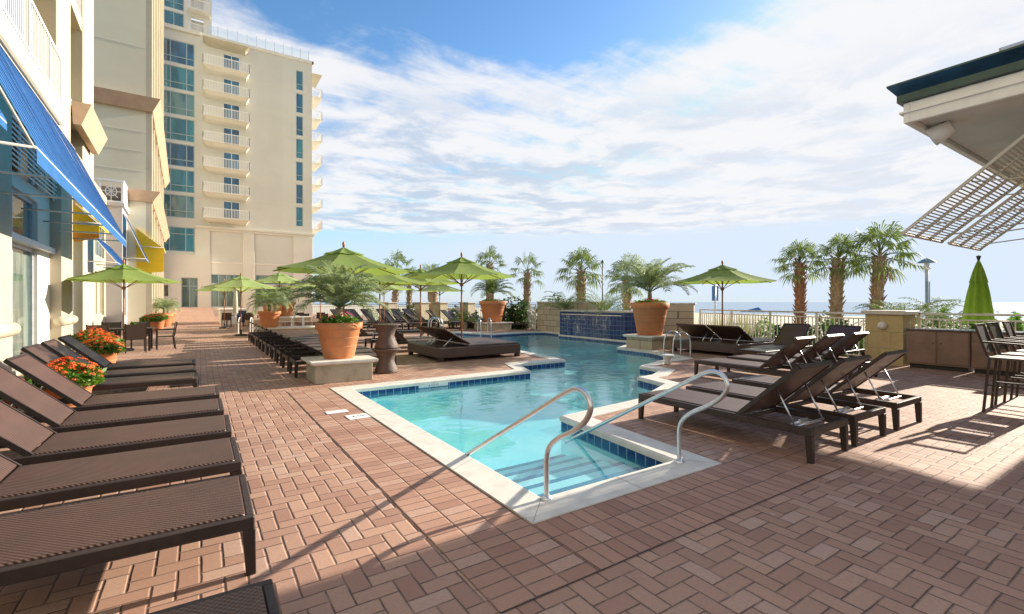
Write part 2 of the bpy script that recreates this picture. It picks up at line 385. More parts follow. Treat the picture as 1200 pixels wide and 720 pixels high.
# ------------------------------------------------------------------ mesh builder
class MB:
    def __init__(s): s.v = []; s.f = []; s.uv = {}; s.sm = set()
    def add(s, vs, fs, smooth=False):
        o = len(s.v); s.v += [tuple(q) for q in vs]
        for f in fs:
            if smooth: s.sm.add(len(s.f))
            s.f.append([i + o for i in f])
        return s
    def box(s, x0, y0, z0, x1, y1, z1):
        if x1 < x0: x0, x1 = x1, x0
        if y1 < y0: y0, y1 = y1, y0
        if z1 < z0: z0, z1 = z1, z0
        v = [(x0, y0, z0), (x1, y0, z0), (x1, y1, z0), (x0, y1, z0), (x0, y0, z1), (x1, y0, z1), (x1, y1, z1), (x0, y1, z1)]
        return s.add(v, [(0, 3, 2, 1), (4, 5, 6, 7), (0, 1, 5, 4), (1, 2, 6, 5), (2, 3, 7, 6), (3, 0, 4, 7)])
    def hexa(s, b, t):
        """bottom quad b, top quad t, both counter-clockwise"""
        return s.add(list(b) + list(t), [(0, 3, 2, 1), (4, 5, 6, 7), (0, 1, 5, 4), (1, 2, 6, 5), (2, 3, 7, 6), (3, 0, 4, 7)])
    def bar(s, a, b, wd, ht, up=(0, 0, 1)):
        a, b = Vector(a), Vector(b); d = (b - a).normalized(); u = Vector(up)
        if abs(d.dot(u)) > .98: u = Vector((1, 0, 0))
        sd_ = d.cross(u).normalized(); u = sd_.cross(d).normalized()
        q = lambda c: [c - sd_ * wd / 2 - u * ht / 2, c + sd_ * wd / 2 - u * ht / 2, c + sd_ * wd / 2 + u * ht / 2, c - sd_ * wd / 2 + u * ht / 2]
        return s.add(q(a) + q(b), [(0, 1, 2, 3), (4, 7, 6, 5), (0, 4, 5, 1), (1, 5, 6, 2), (2, 6, 7, 3), (3, 7, 4, 0)])
    def tube(s, pts, r, seg=10, cap=True):
        pts = [Vector(p) for p in pts]; n = len(pts)
        rs = r if isinstance(r, (list, tuple)) else [r] * n
        vs = []; prev = None
        for i, p in enumerate(pts):
            d = (pts[min(i + 1, n - 1)] - pts[max(i - 1, 0)]).normalized()
            if prev is None:
                u = Vector((0, 0, 1)) if abs(d.z) < .9 else Vector((1, 0, 0))
                a = d.cross(u).normalized()
            else:
                a = (prev - d * prev.dot(d)).normalized()
            prev = a; b = d.cross(a)
            for k in range(seg):
                t = 2 * PI * k / seg; vs.append(p + (a * math.cos(t) + b * math.sin(t)) * rs[i])
        fs = [(i * seg + k, i * seg + (k + 1) % seg, (i + 1) * seg + (k + 1) % seg, (i + 1) * seg + k) for i in range(n - 1) for k in range(seg)]
        if cap: fs += [tuple(range(seg))[::-1], tuple((n - 1) * seg + k for k in range(seg))]
        return s.add(vs, fs, True)
    def lathe(s, prof, c=(0, 0, 0), seg=32, rf=None):
        vs = []
        for (r, z) in prof:
            for k in range(seg):
                t = 2 * PI * k / seg; rr = r * (rf(t, z) if rf else 1)
                vs.append((c[0] + rr * math.cos(t), c[1] + rr * math.sin(t), c[2] + z))
        n = len(prof)
        fs = [(i * seg + k, i * seg + (k + 1) % seg, (i + 1) * seg + (k + 1) % seg, (i + 1) * seg + k) for i in range(n - 1) for k in range(seg)]
        return s.add(vs, fs, True)
    def quadstrip(s, a, b, c, d): return s.add([a, b, c, d], [(0, 1, 2, 3)])
    def build(s, name, m, parent=None, loc=(0, 0, 0), rotz=0, bevel=0, seg=1, solid=0):
        me = bpy.data.meshes.new(name); me.from_pydata(s.v, [], s.f); me.materials.append(m)
        for i in s.sm: me.polygons[i].use_smooth = True
        if s.uv:
            l = me.uv_layers.new(name='UVMap')
            for fi, uvs in s.uv.items():
                for li, uvc in zip(me.polygons[fi].loop_indices, uvs): l.data[li].uv = uvc
        me.update()
        o = bpy.data.objects.new(name, me); COL.objects.link(o); o.location = loc; o.rotation_euler = (0, 0, rotz)
        if parent: o.parent = parent
        if bevel:
            b = o.modifiers.new('bevel', 'BEVEL'); b.width = bevel; b.segments = seg; b.limit_method = 'ANGLE'
        if solid:
            b = o.modifiers.new('solid', 'SOLIDIFY'); b.thickness = solid
        return o


def tag(o, label=None, cat=None, group=None, kind=None):
    if label: o['label'] = label
    if cat: o['category'] = cat
    if group: o['group'] = group
    if kind: o['kind'] = kind
    return o


def thing(name, label, cat, loc=(0, 0, 0), rotz=0, group=None):
    o = bpy.data.objects.new(name, None); COL.objects.link(o); o.empty_display_size = .2
    o.location = loc; o.rotation_euler = (0, 0, rotz)
    return tag(o, label, cat, group)


def dup(root, loc, rotz, label, group=None, scale=1.0, cat=None):
    def cp(o, par):
        c = o.copy(); COL.objects.link(c)
        if par: c.parent = par
        for ch in o.children: cp(ch, c)
        return c
    r = cp(root, None); r.location = loc; r.rotation_euler = (0, 0, rotz); r.scale = (scale,) * 3
    r['label'] = label
    if group: r['group'] = group
    if cat: r['category'] = cat
    return r


def struct(name, mb, m, **kw): return tag(mb.build(name, m, **kw), kind='structure')


ORD = ['nearest', 'second', 'third', 'fourth', 'fifth', 'sixth', 'seventh', 'eighth', 'ninth', 'tenth', 'eleventh', 'twelfth']

# ------------------------------------------------------------------ ground, pool
POOL = [(2.31, 3.07), (3.99, 3.07), (4.2, 5.13), (6.0, 5.35), (7.55, 6.05), (7.75, 6.9), (8.25, 6.95), (9.0, 7.35), (9.1, 8.05), (10.4, 8.5), (11.4, 8.6),
        (12.1, 10.3), (12.15, 11.75), (13.6, 12.6), (14.55, 13.6), (14.6, 18.0), (15.3, 18.3), (15.4, 20.2), (14.6, 20.5), (12.2, 20.2), (11.5, 22.0), (10.3, 24.2),
        (9.4, 18.0), (8.8, 13.0), (8.4, 10.1), (6.8, 10.05), (6.4, 8.95), (2.31, 8.83)]


def offset(poly, dd):
    out = []; n = len(poly)
    for i in range(n):
        p0, p1, p2 = Vector(poly[i - 1]), Vector(poly[i]), Vector(poly[(i + 1) % n])
        e1 = (p1 - p0).normalized(); e2 = (p2 - p1).normalized()
        n1 = Vector((e1.y, -e1.x)); n2 = Vector((e2.y, -e2.x))
        b = (n1 + n2).normalized(); k = dd / max(.45, b.dot(n1))
        out.append(tuple(p1 + b * k))
    return out


CW = .32
OUT = offset(POOL, CW)
SMID = offset(POOL, .0)
DECK = [(-14, -12), (22, -12), (15.45, -4), (15.45, 5.2), (16.2, 8.5), (17.6, 12.2), (17.4, 21), (19.5, 32), (13.5, 70), (-14, 70)]


def flat(outer, holes, z, mb=None):
    mb = mb or MB(); loops = [[Vector((x, y, 0)) for x, y in outer]] + [[Vector((x, y, 0)) for x, y in h] for h in holes]
    pts = [p for l in loops for p in l]
    tris = tessellate_polygon(loops)
    fs = []
    for t in tris:
        a, b, c = (pts[i] for i in t)
        if (b - a).cross(c - a).z < 0: t = (t[0], t[2], t[1])
        fs.append(t)
    return mb.add([(p.x, p.y, z) for p in pts], fs)


struct('deck', flat(DECK, [offset(POOL, .25)], 0), M['paver'])
bx = MB(); bx.add([(1.285, 2.06, .004), (1.985, 2.06, .004), (1.985, 9.2, .004), (1.285, 9.2, .004)], [(0, 1, 2, 3)])
struct('deck_border_left', bx, M['paver_x'])
bx = MB(); bx.add([(1.989, 2.06, .004), (5.2, 2.06, .004), (5.2, 2.75, .004), (1.989, 2.75, .004)], [(0, 1, 2, 3)])
struct('deck_border_front', bx, M['paver_y'])
bx = MB()
bx.add([(1.285, 2.052, .0045), (5.2, 2.052, .0045), (5.2, 2.06, .0045), (1.285, 2.06, .0045)], [(0, 1, 2, 3)])
struct('deck_joint', bx, M['joint'])
# edge of the raised deck
bx = MB(); n = len(DECK)
for i in range(n):
    a, b = DECK[i], DECK[(i + 1) % n]
    bx.add([(a[0], a[1], -1.2), (b[0], b[1], -1.2), (b[0], b[1], 0), (a[0], a[1], 0)], [(0, 1, 2, 3)])
struct('deck_retaining_edge', bx, M['stone_cap'])
# coping ring: top with a rounded nosing
cp = MB(); ring = [(POOL, -.055, -.0), (POOL, -.005, -.0), (None, .012, .03), (None, .012, None), (OUT, .0, None)]
rows = [offset(POOL, -.02), offset(POOL, -.02), offset(POOL, 0.01), OUT, OUT]
zs = [-.06, -.004, .014, .014, -.03]
n = len(POOL)
for r_, z_ in zip(rows, zs): cp.v += [(x, y, z_) for x, y in r_]
for k in range(4):
    for i in range(n):
        j = (i + 1) % n; cp.f.append([k * n + i, k * n + j, (k + 1) * n + j, (k + 1) * n + i][::-1])
cp.f += [[0 * n + i, 0 * n + (i + 1) % n, n * 5 + (i + 1) % n, n * 5 + i] for i in range(n)]
cp.v += [(x, y, -.06) for x, y in offset(POOL, .04)]
struct('pool_coping', cp, M['coping'])
# coping joints
bx = MB()
for i in range(n):
    a, b = Vector(POOL[i]), Vector(POOL[(i + 1) % n]); oa, ob = Vector(OUT[i]), Vector(OUT[(i + 1) % n]); L = (b - a).length
    if L < .5: continue
    k = max(1, round(L / 1.1))
    for q in range(0, k):
        t = q / k; p0 = a.lerp(b, t); p1 = oa.lerp(ob, t); d = (b - a).normalized() * .0035
        bx.add([(*(p0 - d), .0155), (*(p0 + d), .0155), (*(p1 + d), .0155), (*(p1 - d), .0155)], [(0, 1, 2, 3)])
struct('pool_coping_joints', bx, pm('coping_joint', (.36, .33, .28), None, 8, .9))
# tile band and walls
tb = MB(); wl = MB(); u = 0; depth = -.75
for i in range(n):
    a, b = POOL[i], POOL[(i + 1) % n]; L = math.dist(a, b)
    tb.uv[len(tb.f)] = [(u, 0), (u + L, 0), (u + L, .15), (u, .15)]
    tb.add([(a[0], a[1], -.21), (b[0], b[1], -.21), (b[0], b[1], -.06), (a[0], a[1], -.06)], [(0, 1, 2, 3)])
    wl.add([(a[0], a[1], depth), (b[0], b[1], depth), (b[0], b[1], -.21), (a[0], a[1], -.21)], [(0, 1, 2, 3)])
    u += L
flat(POOL, [], depth, wl)
struct('pool_tile_band', tb, M['tile'])
struct('pool_basin', wl, M['plaster'])
st = MB(); se = MB()
for k in range(5):
    y0 = 3.08 + .37 * k; z = -.155 - .075 * k
    st.box(2.315, y0, depth + .01, 3.98 + .025 * k, y0 + .37, z)
    se.box(2.32, y0 + .31, z + .001, 3.98 + .025 * k, y0 + .373, z + .006)
struct('pool_steps', st, M['step_white']); struct('pool_step_nosing', se, M['step_edge'])
# pale shelf along the entry side
wt = flat(offset(POOL, -.001), [], -.13)
struct('pool_water', wt, M['water'])

# depth marker in the far tile band
dm = thing('depth_marker', 'white depth marker tiles in the blue band across the entry basin', 'marker tile')
bx = MB(); bx.box(3.62, 8.858, -.118, 4.26, 8.868, -.055).build('tile', M['white'], dm)


def text(body, size, m, parent, loc, rot):
    c = bpy.data.curves.new('lettering', 'FONT'); c.body = body; c.size = size; c.extrude = .001; c.align_x = 'CENTER'; c.align_y = 'CENTER'
    o = bpy.data.objects.new('lettering', c); COL.objects.link(o); o.location = loc; o.rotation_euler = rot; o.parent = parent
    c.materials.append(m)
    dg = bpy.context.evaluated_depsgraph_get(); me = bpy.data.meshes.new_from_object(o.evaluated_get(dg)); me.name = 'lettering'
    o2 = bpy.data.objects.new('lettering', me); COL.objects.link(o2); o2.location = loc; o2.rotation_euler = rot; o2.parent = parent
    if not me.materials: me.materials.append(m)
    bpy.data.objects.remove(o); return o2


# the y of the basin edge there is 8.87; letters stand on the face looking towards the entry
text('4 1/2 FT', .065, M['slate'], dm, (3.94, 8.855, -.088), (R(90), 0, 0))
a = thing('marker_tile', 'plain white tile set in the brick deck beside the left coping', 'marker tile', (0, 0, 0))
bx = MB(); bx.box(1.50, 7.02, .005, 1.80, 7.20, .012); bx.build('tile', M['white'], a)
a.location = (0, 0, 0)
b = thing('marker_tile', 'white deck tile with a small dark inscription against the left coping', 'marker tile', (0, 0, 0))
bx = MB(); bx.box(1.68, 6.52, .005, 1.97, 6.80, .012); bx.build('tile', M['white'], b)
text('3 1/2', .08, M['mark'], b, (1.83, 6.67, .0135), (0, 0, 0))

# terrain beyond the deck
g = MB(); g.add([(-400, -600, -1.2), (60, -600, -1.2), (60, 900, -1.2), (-400, 900, -1.2), (200, -600, -3.4), (200, 900, -3.4)], [(0, 1, 2, 3), (1, 4, 5, 2)])
struct('ground', g, M['sand'])
g = MB(); g.add([(170, -9000, -3.0), (14000, -9000, -3.0), (14000, 12000, -3.0), (170, 12000, -3.0)], [(0, 1, 2, 3)])
g.add([(-9000, 902, -3.0), (169, 902, -3.0), (169, 12000, -3.0), (-9000, 12000, -3.0)], [(0, 1, 2, 3)])
struct('sea', g, M['sea'])
# raised seating terrace behind the pool
TER = [(2.7, 28.4), (6.8, 28.4), (6.8, 40), (6.5, 46), (2.7, 46)]
tz = MB(); flat(TER, [], .5, tz)
for i in range(len(TER)):
    a_, b_ = TER[i], TER[(i + 1) % len(TER)]
    tz.add([(a_[0], a_[1], .004), (b_[0], b_[1], .004), (b_[0], b_[1], .5), (a_[0], a_[1], .5)], [(0, 1, 2, 3)])
struct('terrace', tz, M['paver'])
# ramp up to the tower door
g = MB(); g.add([(-4, 44.6, .005), (1.1, 44.6, .005), (1.1, 62.4, 1.0), (-4, 62.4, 1.0), (1.1, 64, 1.0), (-4, 64, 1.0), (1.1, 44.6, 0), (1.1, 64, 0)],
                [(0, 1, 2, 3), (3, 2, 4, 5), (1, 6, 7, 4, 2)])
struct('ramp', g, M['paver'])


# ------------------------------------------------------------------ wall with openings
def wall(mb, o, ux, u0, u1, v0, v1, holes, depth, nrm):
    """plane through o, u along ux, v up; holes = [(u0,u1,v0,v1)]; reveals go inward (-nrm*depth)"""
    o = Vector(o); ux = Vector(ux); nn = Vector(nrm); uz = Vector((0, 0, 1))
    us = sorted({u0, u1} | {min(max(h[0], u0), u1) for h in holes} | {min(max(h[1], u0), u1) for h in holes})
    vs = sorted({v0, v1} | {min(max(h[2], v0), v1) for h in holes} | {min(max(h[3], v0), v1) for h in holes})
    P = lambda u, v, k=0: o + ux * u + uz * v - nn * k
    flip = ux.cross(uz).dot(nn) < 0
    def q(a, b, c, d): mb.add([a, b, c, d], [(3, 2, 1, 0)] if flip else [(0, 1, 2, 3)])
    for i in range(len(us) - 1):
        for j in range(len(vs) - 1):
            cu, cv = (us[i] + us[i + 1]) / 2, (vs[j] + vs[j + 1]) / 2
            if any(h[0] < cu < h[1] and h[2] < cv < h[3] for h in holes): continue
            q(P(us[i], vs[j]), P(us[i + 1], vs[j]), P(us[i + 1], vs[j + 1]), P(us[i], vs[j + 1]))
    for a, b, c, d in holes:
        q(P(a, c), P(a, c, depth), P(a, d, depth), P(a, d)); q(P(b, c, depth), P(b, c), P(b, d), P(b, d, depth))
        q(P(a, c), P(b, c), P(b, c, depth), P(a, c, depth)); q(P(a, d, depth), P(b, d, depth), P(b, d), P(a, d))
        q(P(a, c, depth + .4), P(b, c, depth + .4), P(b, d, depth + .4), P(a, d, depth + .4))


def window(par, o, ux, nrm, u0, u1, v0, v1, cols, rows, depth, fm, gm, fw=.06, name='window'):
    """frame mesh with a pane below it; cols / rows are bar positions as fractions"""
    o = Vector(o); ux = Vector(ux); nn = Vector(nrm)
    P = lambda u, v, k: o + ux * u + Vector((0, 0, v)) - nn * k
    f = MB()
    def bar(a0, a1, b0, b1):
        k0, k1 = depth - .05, depth + .02
        vs = [P(a0, b0, k1), P(a1, b0, k1), P(a1, b1, k1), P(a0, b1, k1), P(a0, b0, k0), P(a1, b0, k0), P(a1, b1, k0), P(a0, b1, k0)]
        f.add(vs, [(0, 3, 2, 1), (4, 5, 6, 7), (0, 1, 5, 4), (1, 2, 6, 5), (2, 3, 7, 6), (3, 0, 4, 7)])
    bar(u0, u1, v0, v0 + fw); bar(u0, u1, v1 - fw, v1)
    bar(u0, u0 + fw, v0 + fw, v1 - fw); bar(u1 - fw, u1, v0 + fw, v1 - fw)
    for c in cols:
        uc = u0 + (u1 - u0) * c; bar(uc - fw / 2, uc + fw / 2, v0 + fw, v1 - fw)
    for r_ in rows:
        vc = v0 + (v1 - v0) * r_
        es = [u0 + fw] + [e for c in cols for e in (u0 + (u1 - u0) * c - fw / 2, u0 + (u1 - u0) * c + fw / 2)] + [u1 - fw]
        for i in range(0, len(es), 2): bar(es[i], es[i + 1], vc - fw / 2, vc + fw / 2)
    fo = f.build(name, fm, par)
    g = MB(); flip = ux.cross(Vector((0, 0, 1))).dot(nn) < 0
    g.add([P(u0 + .01, v0 + .01, depth + .005), P(u1 - .01, v0 + .01, depth + .005), P(u1 - .01, v1 - .01, depth + .005), P(u0 + .01, v1 - .01, depth + .005)],
          [(3, 2, 1, 0)] if flip else [(0, 1, 2, 3)])
    g.build('pane', gm, fo)
    return fo


# ------------------------------------------------------------------ tower
tw = thing('hotel_tower', 'tall cream hotel tower with a stack of white balconies, beyond the walkway', 'building', (0, 64, 0))
holes = []; BZ = [10.9 + 2.84 * k for k in range(7)]
bay = [(-8, -6.6), (-6.4, -3.9), (-3.5, -.56)]
rows_z = [10.95 + 2.84 * k for k in range(7)]
for z in rows_z:
    holes += [(-3.5, -.56, z, z + 2.5), (-7.2, -4.2, z, z + 2.5), (9.95, 10.75, z + .1, z + 2.5)]
    holes.append((2.2, 3.85, z + .35, z + 2.35))
holes += [(-3.5, -.56, 7.2, 9.9), (1.0, 4.03, 3.7, 4.75), (5.5, 9.46, 3.7, 4.8), (1.0, 4.03, 1.0, 3.2), (5.5, 9.46, 1.0, 3.2)]
mb = MB(); wall(mb, (0, 0, 0), (1, 0, 0), -9, 11.8, 0, 31.9, holes, .18, (0, -1, 0))
mb.add([(11.8, 0, 0), (11.8, 18, 0), (11.8, 18, 31.9), (11.8, 0, 31.9)], [(0, 1, 2, 3)])
mb.add([(-9, 0, 0), (-9, 18, 0), (-9, 18, 31.9), (-9, 0, 31.9)], [(3, 2, 1, 0)])
mb.add([(-9, 0, 31.9), (11.8, 0, 31.9), (11.8, 18, 31.9), (-9, 18, 31.9)], [(0, 1, 2, 3)])
mb.add([(-9, 18, 0), (11.8, 18, 0), (11.8, 18, 31.9), (-9, 18, 31.9)], [(3, 2, 1, 0)])
mb.build('wall', M['tower'], tw)
for i, z in enumerate(rows_z):
    gm = [M['glass_c'], M['glass'], M['glass_b'], M['glass']][i % 4]
    window(tw, (0, 0, 0), (1, 0, 0), (0, -1, 0), -3.5, -.56, z, z + 2.5, (.25, .75), (.3,), .12, M['teal_frame'], gm, .09)
    window(tw, (0, 0, 0), (1, 0, 0), (0, -1, 0), -7.2, -4.2, z, z + 2.5, (.25, .75), (.3,), .12, M['teal_frame'], M['glass'], .09)
    window(tw, (0, 0, 0), (1, 0, 0), (0, -1, 0), 9.95, 10.75, z + .1, z + 2.5, (), (.3,), .12, M['teal_frame'], M['glass_b'] if i % 3 else M['glass'], .07)
    window(tw, (0, 0, 0), (1, 0, 0), (0, -1, 0), 2.2, 3.85, z + .35, z + 2.35, (.5,), (), .12, M['white'], M['glass_b'], .07)
window(tw, (0, 0, 0), (1, 0, 0), (0, -1, 0), -3.5, -.56, 7.2, 9.9, (.22, .72), (.72,), .12, M['teal_frame'], M['glass'], .09)
for a, b in ((1.0, 4.03), (5.5, 9.46)):
    window(tw, (0, 0, 0), (1, 0, 0), (0, -1, 0), a, b, 3.7, 4.78, (.25, .5, .75), (), .12, M['teal_frame'], M['glass_dk'], .07)
    window(tw, (0, 0, 0), (1, 0, 0), (0, -1, 0), a, b, 1.0, 3.2, (.25, .5, .75), (), .12, M['teal_frame'], M['glass_dk'], .07)
# ledge, bands, panels
mb = MB(); mb.box(-.5, -.28, 9.95, 12.1, 0.0, 10.25); mb.box(-.5, -.16, 9.7, 12.0, 0, 9.95); mb.box(-.56 + .06, -.05, 6.0, 11.8, 0, 6.22)
mb.build('cornice', M['tower_lt'], tw, bevel=.03)
mb = MB()
for x0, x1 in ((-.5, .9), (4.15, 5.35), (9.6, 11.85)): mb.box(x0, -.22, 0, x1, 0, 9.7)
mb.build('pilaster', M['tower_lt'], tw, bevel=.02)
mb = MB()
for z in (13.7, 16.55, 19.4, 22.2, 25.05, 27.9): mb.box(-.5, -.012, z, 11.8, 0, z + .03)
for x in (6.5, 8.5): mb.box(x, -.012, 10.3, x + .03, 0, 31.9)
mb.build('joint_line', M['beige'], tw)
mb = MB(); mb.box(-9, -.25, 30.6 + 3.2 - 2.2, 0.0, 0, 31.9 + .12); mb.box(0.0, -.12, 31.7, 12.0, 0, 32.05); mb.box(11.8, -.12, 31.7, 11.95, 18, 32.05)
mb.build('parapet', M['tower_lt'], tw)
for k, z in enumerate(BZ):
    s_ = MB(); s_.hexa([(.6, -.9, z - .18), (4.5, -.9, z - .18), (4.5, 0, z - .25), (.6, 0, z - .25)], [(.2, -1.5, z + .12), (4.75, -1.5, z + .12), (4.75, 0, z + .12), (.2, 0, z + .12)])
    so_ = s_.build('balcony', M['tower_lt'], tw)
    r_ = MB()
    for a, b in (((.22, -1.47), (4.73, -1.47)), ((.22, -1.47), (.22, -.02)), ((4.73, -1.47), (4.73, -.02))):
        r_.bar((*a, z + 1.2), (*b, z + 1.2), .07, .07); r_.bar((*a, z + .2), (*b, z + .2), .05, .05)
        L = math.dist(a, b); m = int(L / .15)
        for q in range(m + 1):
            t = q / m; x, y = a[0] + (b[0] - a[0]) * t, a[1] + (b[1] - a[1]) * t
            r_.box(x - .022, y - .018, z + .12, x + .022, y + .018, z + 1.2)
    r_.build('railing', M['white'], so_)
    # balconies wrapping the sea side
    s_ = MB(); s_.hexa([(11.8, 1.0, z - .3), (12.7, 1.4, z - .1), (12.7, 4.6, z - .1), (11.8, 5, z - .3)], [(11.8, .8, z + .12), (13.2, .8, z + .12), (13.2, 5.2, z + .12), (11.8, 5.2, z + .12)])
    so_ = s_.build('balcony', M['tower_lt'], tw)
    r_ = MB()
    for a, b in (((11.85, .83), (13.17, .83)), ((13.17, .83), (13.17, 5.17)), ((13.17, 5.17), (11.85, 5.17))):
        r_.bar((*a, z + 1.15), (*b, z + 1.15), .06, .06)
        L = math.dist(a, b); m = int(L / .16)
        for q in range(m + 1):
            t = q / m; x, y = a[0] + (b[0] - a[0]) * t, a[1] + (b[1] - a[1]) * t
            r_.box(x - .015, y - .015, z + .12, x + .015, y + .015, z + 1.15)
    r_.build('railing', M['white'], so_)
s_ = MB(); s_.hexa([(.7, -.9, 30.9), (4.4, -.9, 30.9), (4.4, 0, 30.7), (.7, 0, 30.7)], [(.2, -1.5, 31.12), (4.75, -1.5, 31.12), (4.75, 0, 31.12), (.2, 0, 31.12)])
s_.build('canopy_slab', M['cream2'], tw); s_ = MB()
s_.hexa([(11.8, 1.2, 30.6), (12.7, 1.4, 30.8), (12.7, 4.6, 30.8), (11.8, 5, 30.6)], [(11.8, .8, 31.0), (13.2, .8, 31.0), (13.2, 5.2, 31.0), (11.8, 5.2, 31.0)])
s_.build('canopy_slab', M['cream2'], tw)
tl = MB(); tl.bar((13.22, 1.2, 11.6), (13.22, 3.0, 11.6), .05, .9); tag(tl.build('towel', M['redcloth']), 'red towel hung over the lowest side balcony of the tower', 'towel').location = (0, 64, 0)
# roof terrace glass
gp = MB(); gg = MB()
for q in range(12):
    x = .7 + q * .98; gp.box(x - .03, .35, 32.05, x + .03, .41, 33.5)
    if q < 11: gg.add([(x + .05, .38, 32.15), (x + .93, .38, 32.15), (x + .93, .38, 33.35), (x + .05, .38, 33.35)], [(0, 1, 2, 3)])
gpo = gp.build('roof_rail', M['alu'], tw); gg.build('glass_panel', M['clear'], gpo)
# projecting entrance block with door
mb = MB(); wall(mb, (0, -1.3, 0), (1, 0, 0), -9, .95, 0, 6.8, [(-1.75, -.25, 1.0, 4.25), (-3.4, -2.9, 2.2, 3.4)], .5, (0, -1, 0))
mb.add([(.95, -1.3, 0), (.95, 0, 0), (.95, 0, 6.8), (.95, -1.3, 6.8)], [(0, 1, 2, 3)]); mb.add([(-9, -1.3, 6.8), (.95, -1.3, 6.8), (.95, 0, 6.8), (-9, 0, 6.8)], [(0, 1, 2, 3)])
mb.build('entrance_block', M['tower_lt'], tw)
window(tw, (0, -1.3, 0), (1, 0, 0), (0, -1, 0), -1.75, -.25, 1.0, 4.25, (.5,), (.72,), .35, M['teal_frame'], M['glass_dk'], .09, 'door')
# the taller block behind
mb = MB(); hs = [(-3.5, -1.6, 32.2 + 2.84 * k, 34.7 + 2.84 * k) for k in range(3)] + [(-.9, .3, 32.4, 34.6), (-.9, .3, 35.2, 37.4)]
wall(mb, (0, 2.2, 0), (1, 0, 0), -9, 1.1, 31.9, 41, hs, .2, (0, -1, 0)); mb.add([(1.1, 2.2, 31.9), (1.1, 14, 31.9), (1.1, 14, 41), (1.1, 2.2, 41)], [(0, 1, 2, 3)])
mb.build('upper_block', M['tower_lt'], tw)
for k in range(3): window(tw, (0, 2.2, 0), (1, 0, 0), (0, -1, 0), -3.5, -1.6, 32.2 + 2.84 * k, 34.7 + 2.84 * k, (.5,), (.3,), .12, M['teal_frame'], M['glass'], .09)
for k in range(2):
    z = 32.3 + 2.84 * k; s_ = MB(); s_.box(-1.2, 1.1, z - .1, .9, 2.2, z + .12); so_ = s_.build('balcony', M['tower_lt'], tw)
    r_ = MB(); r_.bar((-1.2, 1.12, z + 1.1), (.9, 1.12, z + 1.1), .06, .06)
    for q in range(15): r_.box(-1.18 + q * .147 - .015, 1.1, z + .12, -1.18 + q * .147 + .015, 1.13, z + 1.1)
    r_.build('railing', M['white'], so_)

# ------------------------------------------------------------------ left hotel wing (turned 1.4 degrees from the pool)
RL = R(1.42)
XW = -2.95
lw = thing('hotel_wing', 'cream hotel wing with tall storefront windows and upper balconies along the left of the walkway', 'building', (0, 0, 0), RL)
N = (1, 0, 0)
mb = MB(); hl = [(14.1, 19.0, .12, 6.55), (20.75, 22.6, 0.1, 6.0), (4.0, 12.0, .12, 6.55)]
wall(mb, (XW, 0, 0), (0, 1, 0), -6, 22.75, 0, 6.62, hl, .45, N)
mb.build('wall', M['cream'], lw)
# window framing in the big bay
window(lw, (XW, 0, 0), (0, 1, 0), N, 14.12, 17.6, .14, 3.0, (.45,), (), .38, M['alu'], M['glass_dk'], .09)
window(lw, (XW, 0, 0), (0, 1, 0), N, 14.12, 17.6, 3.12, 4.25, (.45,), (), .38, M['alu'], M['glass_dk'], .08)
mb = MB(); mb.box(XW - .44, 17.6, .12, XW - .25, 19.0, 6.5); mb.box(XW - .44, 14.1, 4.25, XW - .25, 17.6, 4.6); mb.build('infill_wall', M['tower_lt'], lw)
mb = MB(); mb.box(XW - .34, 14.1, 3.0, XW - .12, 19.0, 3.14); mb.build('transom', M['alu'], lw)
window(lw, (XW, 0, 0), (0, 1, 0), N, 4.0, 12.0, .14, 4.4, (.25, .5, .75), (.66,), .38, M['alu'], M['glass_dk'], .09)
mb = MB()
for k in range(17):
    z = 4.62 + k * .115; mb.bar((XW - .12, 14.12, z), (XW - .12, 18.98, z), .07, .03, (1, 0, 1.2))
for y in (14.2, 15.4, 16.6, 17.8, 18.9): mb.box(XW - .17, y - .03, 4.55, XW - .13, y + .03, 6.55)
mb.build('louvre', M['white'], lw)
window(lw, (XW, 0, 0), (0, 1, 0), N, 20.78, 22.58, .1, 4.0, (.5,), (.7,), .3, M['alu'], M['glass_dk'], .07)
# rounded string course on the piers
for y0, y1 in ((12.2, 14.16), (18.94, 20.8)):
    mb = MB(); mb.tube([(XW - .02, y0, 1.03), (XW - .02, y1, 1.03)], .15, 16); mb.build('string_course', M['cream2'], lw)
# first-floor slab and balcony
mb = MB(); mb.box(XW - 2.2, -6, 6.62, XW + .12, 18.45, 7.2); mb.build('balcony_slab', M['cream2'], lw, bevel=.04)
mb = MB()
x = XW + .06
mb.bar((x, -4, 8.5), (x, 18.4, 8.5), .08, .08); mb.bar((x, -4, 7.3), (x, 18.4, 7.3), .06, .06)
y = -4
while y < 18.4:
    mb.box(x - .02, y - .02, 7.2, x + .02, y + .02, 8.5); y += .14
for y in (9, 11, 13, 15, 17, 18.35):
    mb.box(x - .04, y - .04, 7.2, x + .04, y + .04, 8.55)
    for dz in (7.55, 7.85, 8.15):
        mb.tube([(x, y + .2 + .13 * math.cos(t * PI / 5), dz + .13 * math.sin(t * PI / 5)) for t in range(11)], .02, 5, False)
mb.build('balcony_railing', M['white'], lw)
